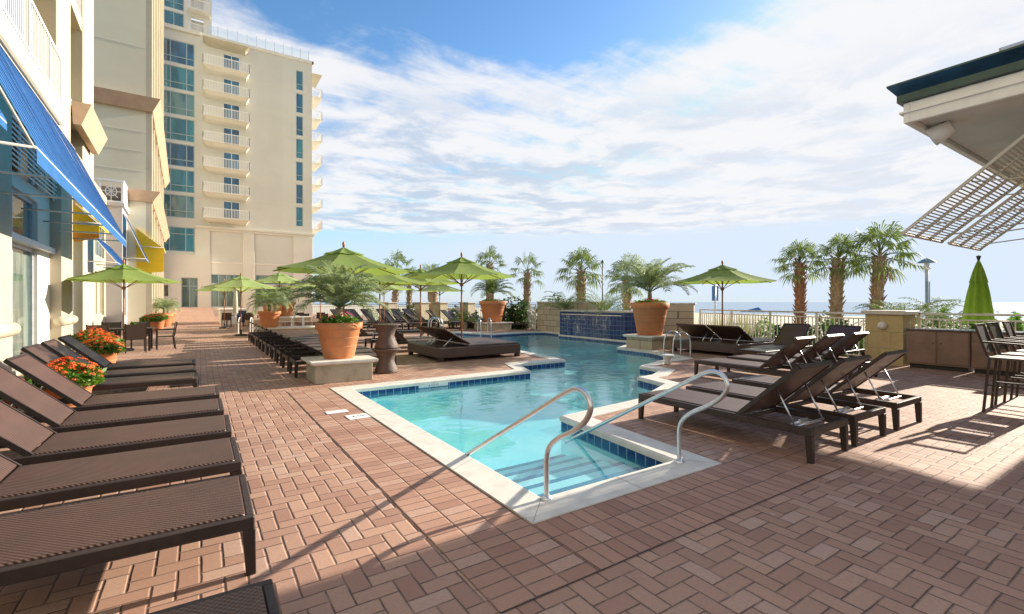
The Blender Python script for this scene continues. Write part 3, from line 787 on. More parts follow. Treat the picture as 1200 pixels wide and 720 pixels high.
# upper storeys: set-back ochre wall, piers, beams
mb = MB(); mb.box(XW - 3, -6, 7.2, XW - 2.2, 22.7, 24); mb.build('upper_wall', M['ochre'], lw)
for q in ((18.47, 6.62, 20.4), (22.75, 0, 25.1), (2, 7.2, 3.5)):
    mb = MB(); mb.box(XW - 2.2, q[0], q[1], XW, q[2], 24); mb.build('pier', M['cream2'], lw, bevel=.03)
mb = MB()
for z in (10.6, 14.2, 17.8): mb.box(XW - 2.2, -6, z, XW + .12, 18.46, z + .55)
for z in (10.9, 14.5, 18.1): mb.box(XW - 2.2, 20.42, z - 3.2, XW - .05, 22.74, z - 2.7)
mb.build('floor_slab', M['cream2'], lw)
mb = MB()
for z in (7.3, 14.9):
    mb = MB(); mb.hexa([(XW + .05, 20.42, z), (XW + .25, 20.42, z), (XW + .25, 24.2, z), (XW + .05, 24.2, z)], [(XW + .003, 20.42, z + .72), (XW + .5, 20.42, z + .72), (XW + .5, 24.4, z + .72), (XW + .003, 24.4, z + .72)])
    mb.build('fascia', M['band'], lw)
mb = MB()
for z in (11.45, 15.1): 
    for q in range(16): mb.box(XW - .1, 20.45 + q * .15, z - .1, XW - .06, 20.48 + q * .15, z + 1.0)
    mb.bar((XW - .08, 20.42, z + 1), (XW - .08, 22.74, z + 1), .06, .06)
mb.build('upper_railing', M['white'], lw)
# recessed stretch past the piers
mb = MB(); wall(mb, (XW - .55, 0, 0), (0, 1, 0), 25.1, 34, 0, 6.9, [(26.0, 29.6, .9, 3.1), (30.1, 33.4, .9, 3.1), (26.0, 29.6, 3.9, 5.6), (30.1, 33.4, 3.9, 5.6)], .25, N)
mb.box(XW - 2, 25.1, 6.9, XW - .5, 34, 7.3); mb.build('recess_wall', M['cream'], lw)
for a, b in ((26.0, 29.6), (30.1, 33.4)):
    window(lw, (XW - .55, 0, 0), (0, 1, 0), N, a, b, .9, 3.1, (.5,), (), .15, M['cream2'], M['blind'], .08)
    window(lw, (XW - .55, 0, 0), (0, 1, 0), N, a, b, 3.9, 5.6, (.33, .66), (), .15, M['alu'], M['glass_dk'], .07)
# podium with white terrace balustrade
mb = MB(); wall(mb, (-2.8, 0, 0), (0, 1, 0), 34, 36.8, 0, 6.9, [(34.5, 36.3, .8, 3.2), (34.5, 36.3, 3.9, 5.8)], .25, N)
wall(mb, (0, 34, 0), (1, 0, 0), -8, -2.8, 0, 6.9, [], .2, (0, -1, 0)); mb.box(-8, 33.9, 6.9, -2.7, 36.8, 7.1)
mb.build('podium', M['lav'], lw)
window(lw, (-2.8, 0, 0), (0, 1, 0), N, 34.5, 36.3, .8, 3.2, (.5,), (), .15, M['cream2'], M['blind'], .08)
window(lw, (-2.8, 0, 0), (0, 1, 0), N, 34.5, 36.3, 3.9, 5.8, (.5,), (), .15, M['alu'], M['glass_dk'], .08)
mb = MB()
mb.box(-6, 34.0, 8.25, -2.72, 34.12, 8.38); mb.box(-2.84, 34.12, 8.25, -2.72, 36.8, 8.38); mb.box(-6, 34.02, 7.1, -2.74, 34.1, 7.2)
for x in (-2.8, -3.75, -4.0, -4.95, -5.9): mb.box(x - .05, 34.01, 7.1, x + .05, 34.11, 8.25)
for cx in (-3.28, -4.47, -5.4):
    for a in range(4):
        t = a * PI / 4; dx, dz = .42 * math.cos(t), .5 * math.sin(t); mb.bar((cx - dx, 34.06, 7.72 - dz), (cx + dx, 34.06, 7.72 + dz), .04, .04, (0, 1, 0))
    mb.tube([(cx + .25 * math.cos(t * PI / 6), 34.06, 7.72 + .25 * math.sin(t * PI / 6)) for t in range(13)], .03, 5, False)
mb.box(-2.8, 34.15, 7.1, -2.75, 36.8, 8.25)
mb.build('terrace_balustrade', M['white'], lw)

# far block of the hotel
lb = thing('hotel_block', 'tall beige hotel block with a brown cornice between the wing and the tower', 'building', (0, 0, 0), RL)
X2 = -1.9
hs = []
for z in [1.2, 4.8] + [8.9 + 3.0 * k for k in range(9)]:
    for a, b in ((37.6, 39.4), (41, 43), (44.6, 46.6), (48.2, 50.2), (51.8, 53.8), (55.4, 57.4)): hs.append((a, b, z, z + 2.1))
mb = MB(); wall(mb, (X2, 0, 0), (0, 1, 0), 36.8, 60.5, 0, 36, hs, .3, N)
wall(mb, (0, 36.8, 0), (1, 0, 0), -14, X2, 0, 36, [], .2, (0, -1, 0))
mb.build('wall', M['beige'], lb)
for (a, b, z0, z1) in hs:
    window(lb, (X2, 0, 0), (0, 1, 0), N, a, b, z0, z1, (.5,), (), .2, M['cream2'], M['glass_c'] if z0 > 8 else M['blind'], .08)
mb = MB()
for a in (36.8, 40.0, 43.6, 47.2, 50.8, 54.4, 58): mb.box(X2 + .003, a, 0, X2 + .3, a + .55, 36)
mb.build('pilaster', M['cream2'], lb)
mb = MB()
for z, h in ((13.3, .75), (7.75, .6)):
    mb.hexa([(-14, 36.5, z), (X2 + .35, 36.5, z), (X2 + .35, 60.4, z), (-14, 60.4, z)], [(-14, 36.15, z + h), (X2 + .75, 36.15, z + h), (X2 + .75, 60.4, z + h), (-14, 60.4, z + h)])
mb.build('cornice', M['band'], lb)
mb = MB()
for z in (9.6, 10.8, 12.0, 17.2, 20.4, 23.6): mb.box(-14, 36.785, z, X2, 36.8, z + .04)
mb.build('joint_line', M['tower_lt'], lb)


# ------------------------------------------------------------------ awnings
def awning(y0, y1, xi, xo, zi, zo, m, label, bars, lab2=None, rot=RL, edge=None, end=None, group='canvas awnings on the hotel wing'):
    t = thing('awning', label, 'awning', (0, 0, 0), rot, group)
    k = max(4, int((y1 - y0) / .5)); c = MB(); vs = []; fs = []
    for i in range(k + 1):
        y = y0 + (y1 - y0) * i / k
        for j in range(7):
            s = j / 6; sag = .05 * math.sin(PI * s) * (1 if i % 2 else -.35)
            vs.append((xi + (xo - xi) * s, y, zi + (zo - zi) * s - sag))
        vs.append((xo + .005, y, zo - (edge or .12)))
    for i in range(k):
        for j in range(7): fs.append((i * 8 + j, i * 8 + j + 1, (i + 1) * 8 + j + 1, (i + 1) * 8 + j))
    c.add(vs, fs); c.build('canvas', m, t)
    if end:
        e_ = MB(); e_.hexa([(xi, y0, end), (xo, y0, end), (xo, y0 + .03, end), (xi, y0 + .03, end)], [(xi, y0, zi), (xo, y0, zo), (xo, y0 + .03, zo), (xi, y0 + .03, zi)]); e_.build('end_panel', m, t)
        e_ = MB(); e_.hexa([(xi, y0 - .01, end - .3), (xo, y0 - .01, end - .12), (xo, y0 + .02, end - .12), (xi, y0 + .02, end - .3)], [(xi, y0 - .01, end), (xo, y0 - .01, end), (xo, y0 + .02, end), (xi, y0 + .02, end)]); e_.build('valance', M['orange'] if lab2 else m, t)
    f = MB(); f.tube([(xo - .02, y0, zo - .03), (xo - .02, y1, zo - .03)], .025, 8); f.tube([(xi + .04, y0, zi - .05), (xi + .04, y1, zi - .05)], .02, 6)
    for i in range(bars + 1):
        y = y0 + (y1 - y0) * i / bars; f.tube([(xi, y, zo - .03), (xo - .02, y, zo - .03)], .022, 6); f.tube([(xi + .02, y, zi - .06), (xo - .02, y, zo - .05)], .018, 6)
    f.build('frame', M['shutter'], t)
    sm_ = MB()
    for i in range(int((y1 - y0) / .32)):
        y = y0 + .16 + i * .32; sm_.bar((xi + .012, y, zi + .012), (xo + .012, y, zo + .006), .035, .006)
    sm_.build('seam', M['blue_seam'] if m == M['blue'] else m, t)
    return t


awning(8.75, 20.6, XW + .02, -1.6, 6.58, 3.68, M['blue'], 'large blue canvas awning over the tall storefront window with the louvres', 6, edge=.24)
awning(0, 7.45, XW + .02, -1.6, 6.45, 3.60, M['blue'], 'blue awning whose corner just shows at the left edge of the photo', 3)
awning(23.6, 29.5, XW + .02, -2.1, 4.3, 3.15, M['blue'], 'short blue awning below the pale yellow one past the second pier', 3)
awning(20.8, 23.2, XW + .02, -2.30, 4.85, 4.25, M['yellow'], 'pale yellow awning with an orange lower edge behind the second pier', 2, True, end=3.85)
awning(34.2, 36.4, -2.78, -1.75, 6.6, 4.1, M['blue'], 'narrow blue awning in front of the far bright yellow one', 2)
awning(36.55, 40.0, -2.35, -1.0, 6.1, 5.0, M['yellow'], 'bright yellow awning farthest along the left facade', 3, end=3.6)


# ------------------------------------------------------------------ pavilion (right)
pv = thing('pool_bar_pavilion', 'white pool bar pavilion with a green metal roof edge at the upper right', 'bar building', (0, 0, 0))
XC, YC, ZC = 8.55, 2.7, 4.72
XE, YE = 17.2, -8.5
mb = MB()
def ring(mb, x0, y0, x1, y1, z0, z1, t):
    mb.box(x0, y1 - t, z0, x1, y1, z1); mb.box(x0, y0, z0, x1, y0 + t, z1)
    mb.box(x0, y0 + t, z0, x0 + t, y1 - t, z1); mb.box(x1 - t, y0 + t, z0, x1, y1 - t, z1)
ring(mb, XC + .08, YE, XE, YC - .06, ZC - .50, ZC - .207, .08); mb.build('frieze', M['white'], pv, bevel=.01)
mb = MB(); ring(mb, XC + .04, YE - .04, XE + .04, YC - .02, ZC - .36, ZC - .335, .06); mb.build('frieze_moulding', M['white'], pv)
mb = MB(); mb.box(XC + .17, YE, ZC - .42, XE - .1, YC - .15, ZC - .39); mb.build('soffit', M['soffit'], pv)
mb = MB()
def skirt(mb, o0, z0, o1, z1):
    """sloping band round the roof edge from offset o0 (outwards) at z0 to o1 at z1"""
    q = lambda o, z: [(XC - o, YE - o, z), (XE + o, YE - o, z), (XE + o, YC + o, z), (XC - o, YC + o, z)]
    A, B = q(o0, z0), q(o1, z1)
    for i in range(4): mb.add([A[i], A[(i + 1) % 4], B[(i + 1) % 4], B[i]], [(0, 1, 2, 3)])
skirt(mb, -.005, ZC - .20, -.005, ZC - .10); skirt(mb, .09, ZC + .035, .09, ZC + .06); skirt(mb, -.1, ZC - .205, -.005, ZC - .20)
mb.build('gutter', M['roof_green'], pv)
mb = MB(); skirt(mb, -.005, ZC - .10, .09, ZC + .035); mb.build('roof_edge_panel', M['roof_blue_reflect'], pv)
mx, my0, my1, mz = (XC + XE) / 2, YE + 4, YC - 4.2, ZC + 1.75
mb = MB(); a, b, c, d = (XC - .05, YE - .05, ZC + .065), (XE + .05, YE - .05, ZC + .065), (XE + .05, YC + .05, ZC + .065), (XC - .05, YC + .05, ZC + .065); r0, r1 = (mx, my0, mz), (mx, my1, mz)
mb.add([a, b, c, d, r0, r1], [(0, 1, 4), (1, 2, 5, 4), (2, 3, 5), (3, 0, 4, 5)]); mb.build('roof', M['roof_blue_reflect'], pv)
mb = MB()
for i in range(24):
    t = i / 24; y = YE + .3 + t * (YC - YE - .4); yy = min(max(y, my0), my1); mb.bar((XC + .5, y + (yy - y) * .12, ZC + .085 + 1.685 * .55 / (mx - XC)), (XC + 2.4, y + (yy - y) * .55, ZC + .085 + 1.685 * 2.45 / (mx - XC)), .03, .04)
mb.build('roof_seam', M['alu'], pv)
# rounded soffit bracket at the corner
# walls with openings behind the shutters
mb = MB(); wall(mb, (0, 1.1, 0), (1, 0, 0), 9.3, 16.8, 0, ZC - .3, [(9.5, 11.3, 1.15, 4.0), (11.75, 13.8, 1.15, 4.0), (14.2, 16.2, 1.15, 4.0)], .2, (0, 1, 0))
mb.box(9.3, -6, 0, 9.5, .89, 1.15); mb.box(9.3, -6, 3.9, 9.5, .89, ZC - .3)
for y in (-6, -3.6, -1.2, .65): mb.box(9.3, y, 1.15, 9.5, y + .24, 3.9)
mb.box(16.6, -6, 0, 16.8, .89, ZC - .3)
mb.build('wall', M['cream2'], pv)
mb = MB(); mb.box(9.1, -6, 1.08, 9.9, .6, 1.14); mb.build('bar_counter', M['counter'], pv)
# floodlight at the corner
fl = thing('floodlight', 'round white floodlight under the pavilion corner soffit', 'light fixture', (9.35, 2.35, 0))
mb = MB(); mb.tube([(0, 0, ZC - .42), (0, 0, ZC - .5)], .05, 10); mb.build('bracket', M['dark'], fl)
mb = MB(); mb.tube([(0, -.08, ZC - .50), (0, .16, ZC - .6)], [.10, .15], 16); mb.build('housing', M['white'], fl)
# shutters
def shutter(x0, x1, label):
    t = thing('louvred_shutter', label, 'shutter', (0, 0, 0), 0, 'propped louvred shutters of the pavilion')
    A = Vector((0, 1.14, 4.25)); B = Vector((0, 2.92, 2.69)); f = MB(); d = (B - A); nrm = Vector((0, d.z, -d.y)).normalized()
    P = lambda x, s: (x, A.y + d.y * s, A.z + d.z * s)
    n4 = 4 if x1 - x0 > 1.9 else 3
    for i in range(4):
        x = x0 + (x1 - x0) * i / 3; f.bar(P(x, 0), P(x, 1), .035, .04, nrm)
    for s in (0.01, .99): f.bar(P(x0, s), P(x1, s), .04, .06, nrm)
    f.build('frame', M['shutter'], t)
    l = MB()
    for i in range(1, 46):
        s = i / 46; p, q = P(x0 + .02, s), P(x1 - .02, s); l.bar(p, q, .022, .006, (0, .35, 1))
    l.build('slats', M['shutter'], t)
    for x in (x0 + .15, x1 - .15):
        r_ = MB(); r_.tube([(x, 1.12, 2.95), P(x, .93)], .012, 6); r_.build('prop_rod', M['shutter'], t)
        r_ = MB(); r_.tube([(x, 1.12, 3.3), P(x, .55)], .010, 6); r_.build('prop_rod', M['shutter'], t)
    return t
shutter(9.47, 11.35, 'slatted shutter propped open at the near corner of the pavilion')
shutter(11.78, 13.75, 'slatted shutter propped open second from the pavilion corner')

# ------------------------------------------------------------------ loungers
def lounger(ang=43, prop='steel'):
    t = thing('sun_lounger', '', 'sun lounger', (0, 0, 0), 0)
    f = MB()
    for s in (-1, 1): f.box(-2.2, s * .385 - .024, .27, 0, s * .385 + .024, .345)
    for x in (-.022, -2.178): f.box(x - .022, -.363, .27, x + .022, .363, .345)
    f.box(-1.46, -.363, .275, -1.42, .363, .325); f.box(-.75, -.363, .28, -.71, .363, .315)
    f.build('frame', M['espresso'], t, bevel=.006)
    g = MB(); g.box(-1.42, -.36, .33, -.046, .36, .357); g.build('seat', M['wicker'], t, bevel=.01, seg=2)
    L = .84; an = R(ang); c, s_ = math.cos(an), math.sin(an)
    def Q(a, y, h): return (-1.44 - a * c - h * s_ * -1 * -1, y, .345 + a * s_ - h * c * -1) if False else (-1.44 - a * c + h * s_, y, .345 + a * s_ + h * c)
    b = MB(); b.hexa([Q(0, -.35, 0), Q(0, .35, 0), Q(L, .35, 0), Q(L, -.35, 0)][::-1], [Q(0, -.35, .03), Q(0, .35, .03), Q(L, .35, .03), Q(L, -.35, .03)][::-1])
    bo = b.build('backrest', M['wicker'], t, bevel=.008)
    e = MB()
    for s in (-1, 1): e.bar(Q(-.02, s * .362, .012), Q(L + .015, s * .362, .012), .024, .045, (s_, 0, c))
    e.bar(Q(L + .012, -.35, .012), Q(L + .012, .35, .012), .03, .045, (s_, 0, c))
    e.build('back_frame', M['espresso'], bo)
    st_ = MB()
    for s in (-1, 1): st_.tube([Q(.50, s * .30, -.01), (-2.0, s * .30, .31)], .010, 6)
    st_.tube([(-2.0, -.31, .315), (-2.0, .31, .315)], .014, 8); st_.tube([(-1.9, -.16, .30), (-1.9, .16, .30)], .028, 8)
    st_.build('prop', M[prop], t)
    for x in (-.03, -2.17):
        for s in (-1, 1):
            l = MB(); y = s * .375; k = .012 if x > -1 else -.012
            l.hexa([(x - .026 + k, y - .026, 0), (x + .026 + k, y - .026, 0), (x + .026 + k, y + .026, 0), (x - .026 + k, y + .026, 0)], [(x - .034, y - .032, .272), (x + .034, y - .032, .272), (x + .034, y + .032, .272), (x - .034, y + .032, .272)])
            l.build('leg', M['espresso'], t, bevel=.004)
    return t


L0 = lounger(); used = [False]
def place_lounger(x, y, rz, label, group, z=0, sc_=1.0):
    if not used[0]:
        used[0] = True; L0.location = (x, y, 0); L0.rotation_euler = (0, 0, rz); tag(L0, label, 'sun lounger', group); return L0
    return dup(L0, (x, y, z), rz, label, group, sc_)


GL = 'loungers in the row along the left facade'
LY = [(1.99, .27), (3.55, .27), (4.69, .27), (5.74, .26), (6.83, .23), (7.95, .22), (9.72, -.04), (10.85, -.07), (12.1, -.1)]
LN = ['shaded brown lounger cut off by the bottom edge, nearest of the left row', 'large brown wicker lounger with its full seat in sun, second of the left row', 'brown lounger third of the left row, its back just inside the frame',
      'brown lounger fourth of the left row', 'brown lounger fifth of the left row', 'brown lounger sixth of the left row, beside the orange flower pot', 'brown lounger seventh of the left row, just past the flower pot',
      'brown lounger eighth of the left row, last but one before the dining table', 'brown lounger farthest of the left row, by the dining table flowers']
for (y, x), l in zip(LY, LN): place_lounger(x, y, R(rnd.uniform(-.8, .8)), l, GL)
GR = 'loungers on the deck right of the pool'
for x, l in ((5.42, 'front left lounger of the trio facing the pool entry rail'), (6.45, 'middle lounger of the trio right of the pool entry'), (7.64, 'right hand lounger of the front trio beside the sunlit paving')):
    place_lounger(x, 4.46, R(90 + rnd.uniform(-.8, .8)), l, GR)
for x, l in ((9.3, 'left lounger of the middle trio beside the wicker side table'), (10.5, 'centre lounger of the middle trio behind the front row'), (11.7, 'right lounger of the middle trio in front of the brick pier')):
    place_lounger(x, 6.35, R(90), l, GR)
for y, l in ((7.0, 'grey backed lounger facing the pool in front of the fence, left one'), (5.75, 'grey backed lounger facing the pool against the pier, right one')):
    place_lounger(12.6, y, R(180), l, GR)
GM = 'loungers in the close row left of the pool'
LL = lounger(29, 'espresso')
for i in range(11):
    lb_ = '%s lounger of the dark row on the walkway edge behind the front planter' % ORD[i]; p_ = (3.86, 11.2 + 1.08 * i, 0); a_ = R(rnd.uniform(-1, 1))
    if i == 0: LL.location = p_; LL.rotation_euler = (0, 0, a_); tag(LL, lb_, 'sun lounger', GM)
    else: dup(LL, p_, a_, lb_, GM)
for i, (x, y) in enumerate(((6.9, 14.7), (6.9, 15.9), (6.8, 18.6), (8.4, 19.8))):
    place_lounger(x, y, R(rnd.uniform(-2, 2)), ['lounger directly behind the backs of the near daybed', 'second lounger behind the near daybed', 'lounger behind the pole of the umbrella past the daybed', 'lounger near the far left bank of the pool'][i], 'loose loungers around the umbrellas')
GB = 'loungers along the far fence'
for x in range(11):
    place_lounger(8.7 + x * .93, 25.4 - x * .02, R(-38 + rnd.uniform(-8, 8)), '%s lounger from the left in the row along the far end of the pool deck' % (['first'] + ORD[1:])[x], GB, 0, 1.15)
place_lounger(15.9, 22.6, R(-35), 'raised lounger beside the far potted palm, just left of the stone wall', GB)
place_lounger(15.2, 24.2, R(-35), 'second raised lounger beside the far potted palm, near the fence corner', GB)
for i in range(11):
    place_lounger(8.2 + i * .95, 28.6, R(-60 + rnd.uniform(-8, 8)), '%s lounger from the left in the back row against the far fence' % (['first'] + ORD[1:])[i], 'loungers in the rearmost row', 0, 1.2)

# ------------------------------------------------------------------ daybeds
def daybed(label, loc):
    t = thing('daybed', label, 'daybed', loc, 0, 'double daybeds with umbrellas')
    b = MB(); b.box(0, 0, .08, 2.6, 2.3, .30); b.build('base', M['wicker_d'], t, bevel=.015)
    for x in (.08, 2.52):
        for y in (.08, 2.22):
            l = MB(); l.box(x - .06, y - .06, 0, x + .06, y + .06, .1); l.build('leg', M['espresso'], t)
    s = MB(); s.box(.9, .04, .302, 2.56, 1.13, .335); s.box(.9, 1.17, .302, 2.56, 2.26, .335); s.build('seat', M['wicker'], t, bevel=.008)
    an = R(24)
    for y0, y1 in ((.06, 1.12), (1.18, 2.24)):
        q = lambda a, y, h: (.95 - a * math.cos(an) + h * math.sin(an), y, .34 + a * math.sin(an) + h * math.cos(an))
        p = MB(); p.hexa([q(0, y1, 0), q(0, y0, 0), q(.86, y0, 0), q(.86, y1, 0)][::-1], [q(0, y1, .035), q(0, y0, .035), q(.86, y0, .035), q(.86, y1, .035)][::-1])
        po = p.build('backrest', M['wicker'], t, bevel=.008)
        r_ = MB()
        for y in (y0 + .1, y1 - .1): r_.tube([q(.5, y, -.01), (.2, y, .31)], .012, 6)
        r_.build('prop', M['steel'], po)
    return t
D1 = daybed('low brown wicker double daybed on the pool deck, left of the pool', (5.25, 11.45, 0))
D1.scale = (1, 1, 1.25)
D2 = dup(D1, (12.85, 7.75, 0), 0, 'low brown wicker double daybed by the right fence, backs towards the pool'); D2.scale = (1, 1, 1.25)

# ------------------------------------------------------------------ umbrellas
def umbrella(m, name='patio_umbrella'):
    t = thing(name, '', 'umbrella', (0, 0, 0), 0)
    Rr, zr, za = 1.62, 2.28, 2.80
    def surf(r0, r1, z0, z1, sag, nr=5, na=6):
        vs = []; fs = []; tot = 8 * na
        for i in range(nr + 1):
            s = i / nr; r = r0 + (r1 - r0) * s
            for a in range(tot):
                th = 2 * PI * a / tot; ph = (a % na) / na
                inn = math.cos(PI / 8) / math.cos((ph - .5) * PI / 4)
                cat = 1 - .035 * math.sin(PI * ph) * s
                z = z0 + (z1 - z0) * s - sag * math.sin(PI * s) - .045 * math.sin(PI * ph) * s * (1 - s * .45)
                vs.append((r * inn * cat * math.cos(th), r * inn * cat * math.sin(th), z))
        for i in range(nr):
            for a in range(tot): fs.append((i * tot + a, (i + 1) * tot + a, (i + 1) * tot + (a + 1) % tot, i * tot + (a + 1) % tot))
        mb = MB(); mb.add(vs, fs); return mb
    c = surf(.16, Rr, za - .03, zr, .05)
    co = c.build('canopy', m, t); surf(.01, .48, za + .05, za - .12, .02, 3).build('vent', m, co)
    p = MB(); p.tube([(0, 0, .0), (0, 0, za + .02)], .024, 10); p.build('pole', M['wood'], t)
    f = MB(); f.lathe([(.0, .16), (.025, .14), (.035, .1), (.03, .05), (.02, .0)][::-1], (0, 0, za + .03), 12); f.build('finial', M['wood'], t)
    r_ = MB()
    for k in range(8):
        th = 2 * PI * k / 8; d = Vector((math.cos(th), math.sin(th), 0))
        r_.bar(d * .03 + Vector((0, 0, za - .11)), d * (Rr * .5) + Vector((0, 0, (za + zr) / 2 - .095)), .018, .018); r_.bar(d * (Rr * .5) + Vector((0, 0, (za + zr) / 2 - .095)), d * (Rr - .03) + Vector((0, 0, zr - .02)), .018, .018)
        r_.bar(d * .03 + Vector((0, 0, 2.05)), d * .85 + Vector((0, 0, 2.50)), .016, .016)
    r_.lathe([(.04, 0), (.055, .02), (.055, .08), (.04, .1)], (0, 0, 2.0), 12)
    r_.build('ribs', M['wood'], t)
    b = MB(); b.lathe([(0.001, 0), (.28, 0), (.28, .05), (.24, .07), (.05, .09), (.04, .3), (.03, .3)], (0, 0, 0), 24); b.build('base', M['dark'], t)
    return t
GU = 'lime green market umbrellas'
U = umbrella(M['canopy']); U.location = (6.45, 12.5, 0); U.rotation_euler = (0, 0, R(10)); tag(U, 'green umbrella standing through the near daybed left of the pool', 'umbrella', GU); U.scale = (1, 1, 1.03)
def place_u(x, y, s, l, rz=0, src=U): return dup(src, (x, y, 0), R(rz), l, GU, s)
place_u(2.98, 12.15, 1.04, 'wide green umbrella behind the pink flowered front planter', 20)
place_u(13.9, 8.9, .98, 'green umbrella standing alone at the right fence over the daybed', 12)
place_u(-2.1, 19.9, 1.0, 'green umbrella over the dining table by the left facade', 5)
place_u(7.1, 17.2, 1.02, 'green umbrella directly behind the one on the near daybed', 30)
place_u(4.9, 15.3, .97, 'green umbrella between the front planter umbrella and the daybed umbrella', 14)
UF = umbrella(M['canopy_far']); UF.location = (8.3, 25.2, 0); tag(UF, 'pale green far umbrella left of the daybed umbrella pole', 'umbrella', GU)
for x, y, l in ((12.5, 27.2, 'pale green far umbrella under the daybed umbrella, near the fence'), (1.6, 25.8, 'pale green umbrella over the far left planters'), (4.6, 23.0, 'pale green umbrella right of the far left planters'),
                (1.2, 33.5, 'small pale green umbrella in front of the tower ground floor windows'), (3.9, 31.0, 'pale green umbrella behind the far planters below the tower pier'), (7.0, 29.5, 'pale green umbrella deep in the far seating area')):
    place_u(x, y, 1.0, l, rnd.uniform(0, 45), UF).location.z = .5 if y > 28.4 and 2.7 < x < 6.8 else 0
# closed umbrella
cu = thing('closed_umbrella', 'folded green umbrella rising behind the cabinet fence', 'umbrella', (16.0, 3.4, 0)); cu.scale = (.76, .76, .91)
mb = MB(); rf = lambda t, z: 1 + .16 * math.cos(8 * t) * (1 if z < 2.6 else .5) + .05 * math.sin(3 * t + z * 2)
mb.lathe([(.36, 1.18), (.345, 1.22), (.30, 1.6), (.24, 2.0), (.17, 2.35), (.11, 2.62), (.05, 2.8), (.02, 2.84)], (0, 0, 0), 64, rf); co = mb.build('canopy', M['umb_close'], cu)
mb = MB(); mb.lathe([(.215, 2.28), (.20, 2.33), (.13, 2.6), (.06, 2.8), (.03, 2.87)], (0, 0, 0), 48, lambda t, z: 1 + .12 * math.cos(8 * t + .5)); mb.build('vent', M['umb_close'], co)
mb = MB(); mb.tube([(0, 0, 0), (0, 0, 2.9)], .024, 8); mb.build('pole', M['dark'], cu)
mb = MB(); mb.lathe([(.03, 2.88), (.05, 2.95), (.065, 3.0), (.0, 3.02)], (0, 0, 0), 12); mb.build('finial', M['dark'], cu)
mb = MB(); mb.lathe([(0.001, 0), (.25, 0), (.25, .06), (.04, .1), (.03, .3)], (0, 0, 0), 20); mb.build('base', M['dark'], cu)


# ------------------------------------------------------------------ vegetation
def frond(mb, base, az, el, L, droop, rg, nleaf=24, lw=.014, ll=.34, col=0):
    """feather frond with narrow leaflets"""
    pts = []; p = Vector(base); e = el; step = L / 14
    for i in range(15):
        pts.append(p.copy()); p = p + Vector((math.cos(az) * math.cos(e), math.sin(az) * math.cos(e), math.sin(e))) * step; e -= droop / 14 * (0.5 + i / 9)
    mb.tube(pts, [.009 * (1 - i / 17) + .002 for i in range(15)], 4, False)
    for i in range(nleaf):
        s = .16 + .84 * (i + rg.random() * .5) / nleaf; k = s * 14; a = int(min(k, 13)); q = pts[a].lerp(pts[a + 1], k - a)
        d = (pts[a + 1] - pts[a]).normalized(); side = Vector((-math.sin(az), math.cos(az), 0)); upv = side.cross(d) * -1
        l = ll * (math.sin(PI * min(1, .12 + s * .86)) ** .6) * rg.uniform(.8, 1.1)
        for sg in (-1, 1):
            v = (side * sg * .85 + d * .75 + Vector((0, 0, rg.uniform(.1, .4)))).normalized()
            m_ = q + v * l * .55; tip = q + v * l * .92 + Vector((0, 0, -l * rg.uniform(.1, .42)))
            wv = d * lw
            mb.add([q - wv * .6, q + wv * .6, m_ + wv, m_ - wv, tip], [(0, 1, 2, 3), (3, 2, 4)])


def fan(mb, base, az, el, pet, sz, rg, nseg=17):
    d = Vector((math.cos(az) * math.cos(el), math.sin(az) * math.cos(el), math.sin(el))); b = Vector(base)
    q = b + d * pet + Vector((0, 0, -.10 * pet)); mb.tube([b, b + d * pet * .5 + Vector((0, 0, .02)), q], [.02, .014, .01], 4, False)
    side = Vector((-math.sin(az), math.cos(az), 0)); nrm = side.cross(d) * -1
    dd = (d + Vector((0, 0, -.35))).normalized(); fold = rg.uniform(-.2, .3)
    for i in range(nseg):
        t = -1 + 2 * i / (nseg - 1); an = t * R(118)
        v = (dd * math.cos(an) + side * math.sin(an) + nrm * (-.5 * abs(t) + fold * .3)).normalized()
        L = sz * (1 - .28 * abs(t)) * rg.uniform(.8, 1.2)
        a = q + v * L * .55; tip = q + v * L * .80 + Vector((0, 0, -L * rg.uniform(.12, .40)))
        w_ = v.cross(nrm).normalized() * sz * .036
        mb.add([q, a - w_, a + w_, tip], [(0, 1, 2), (1, 3, 2)])


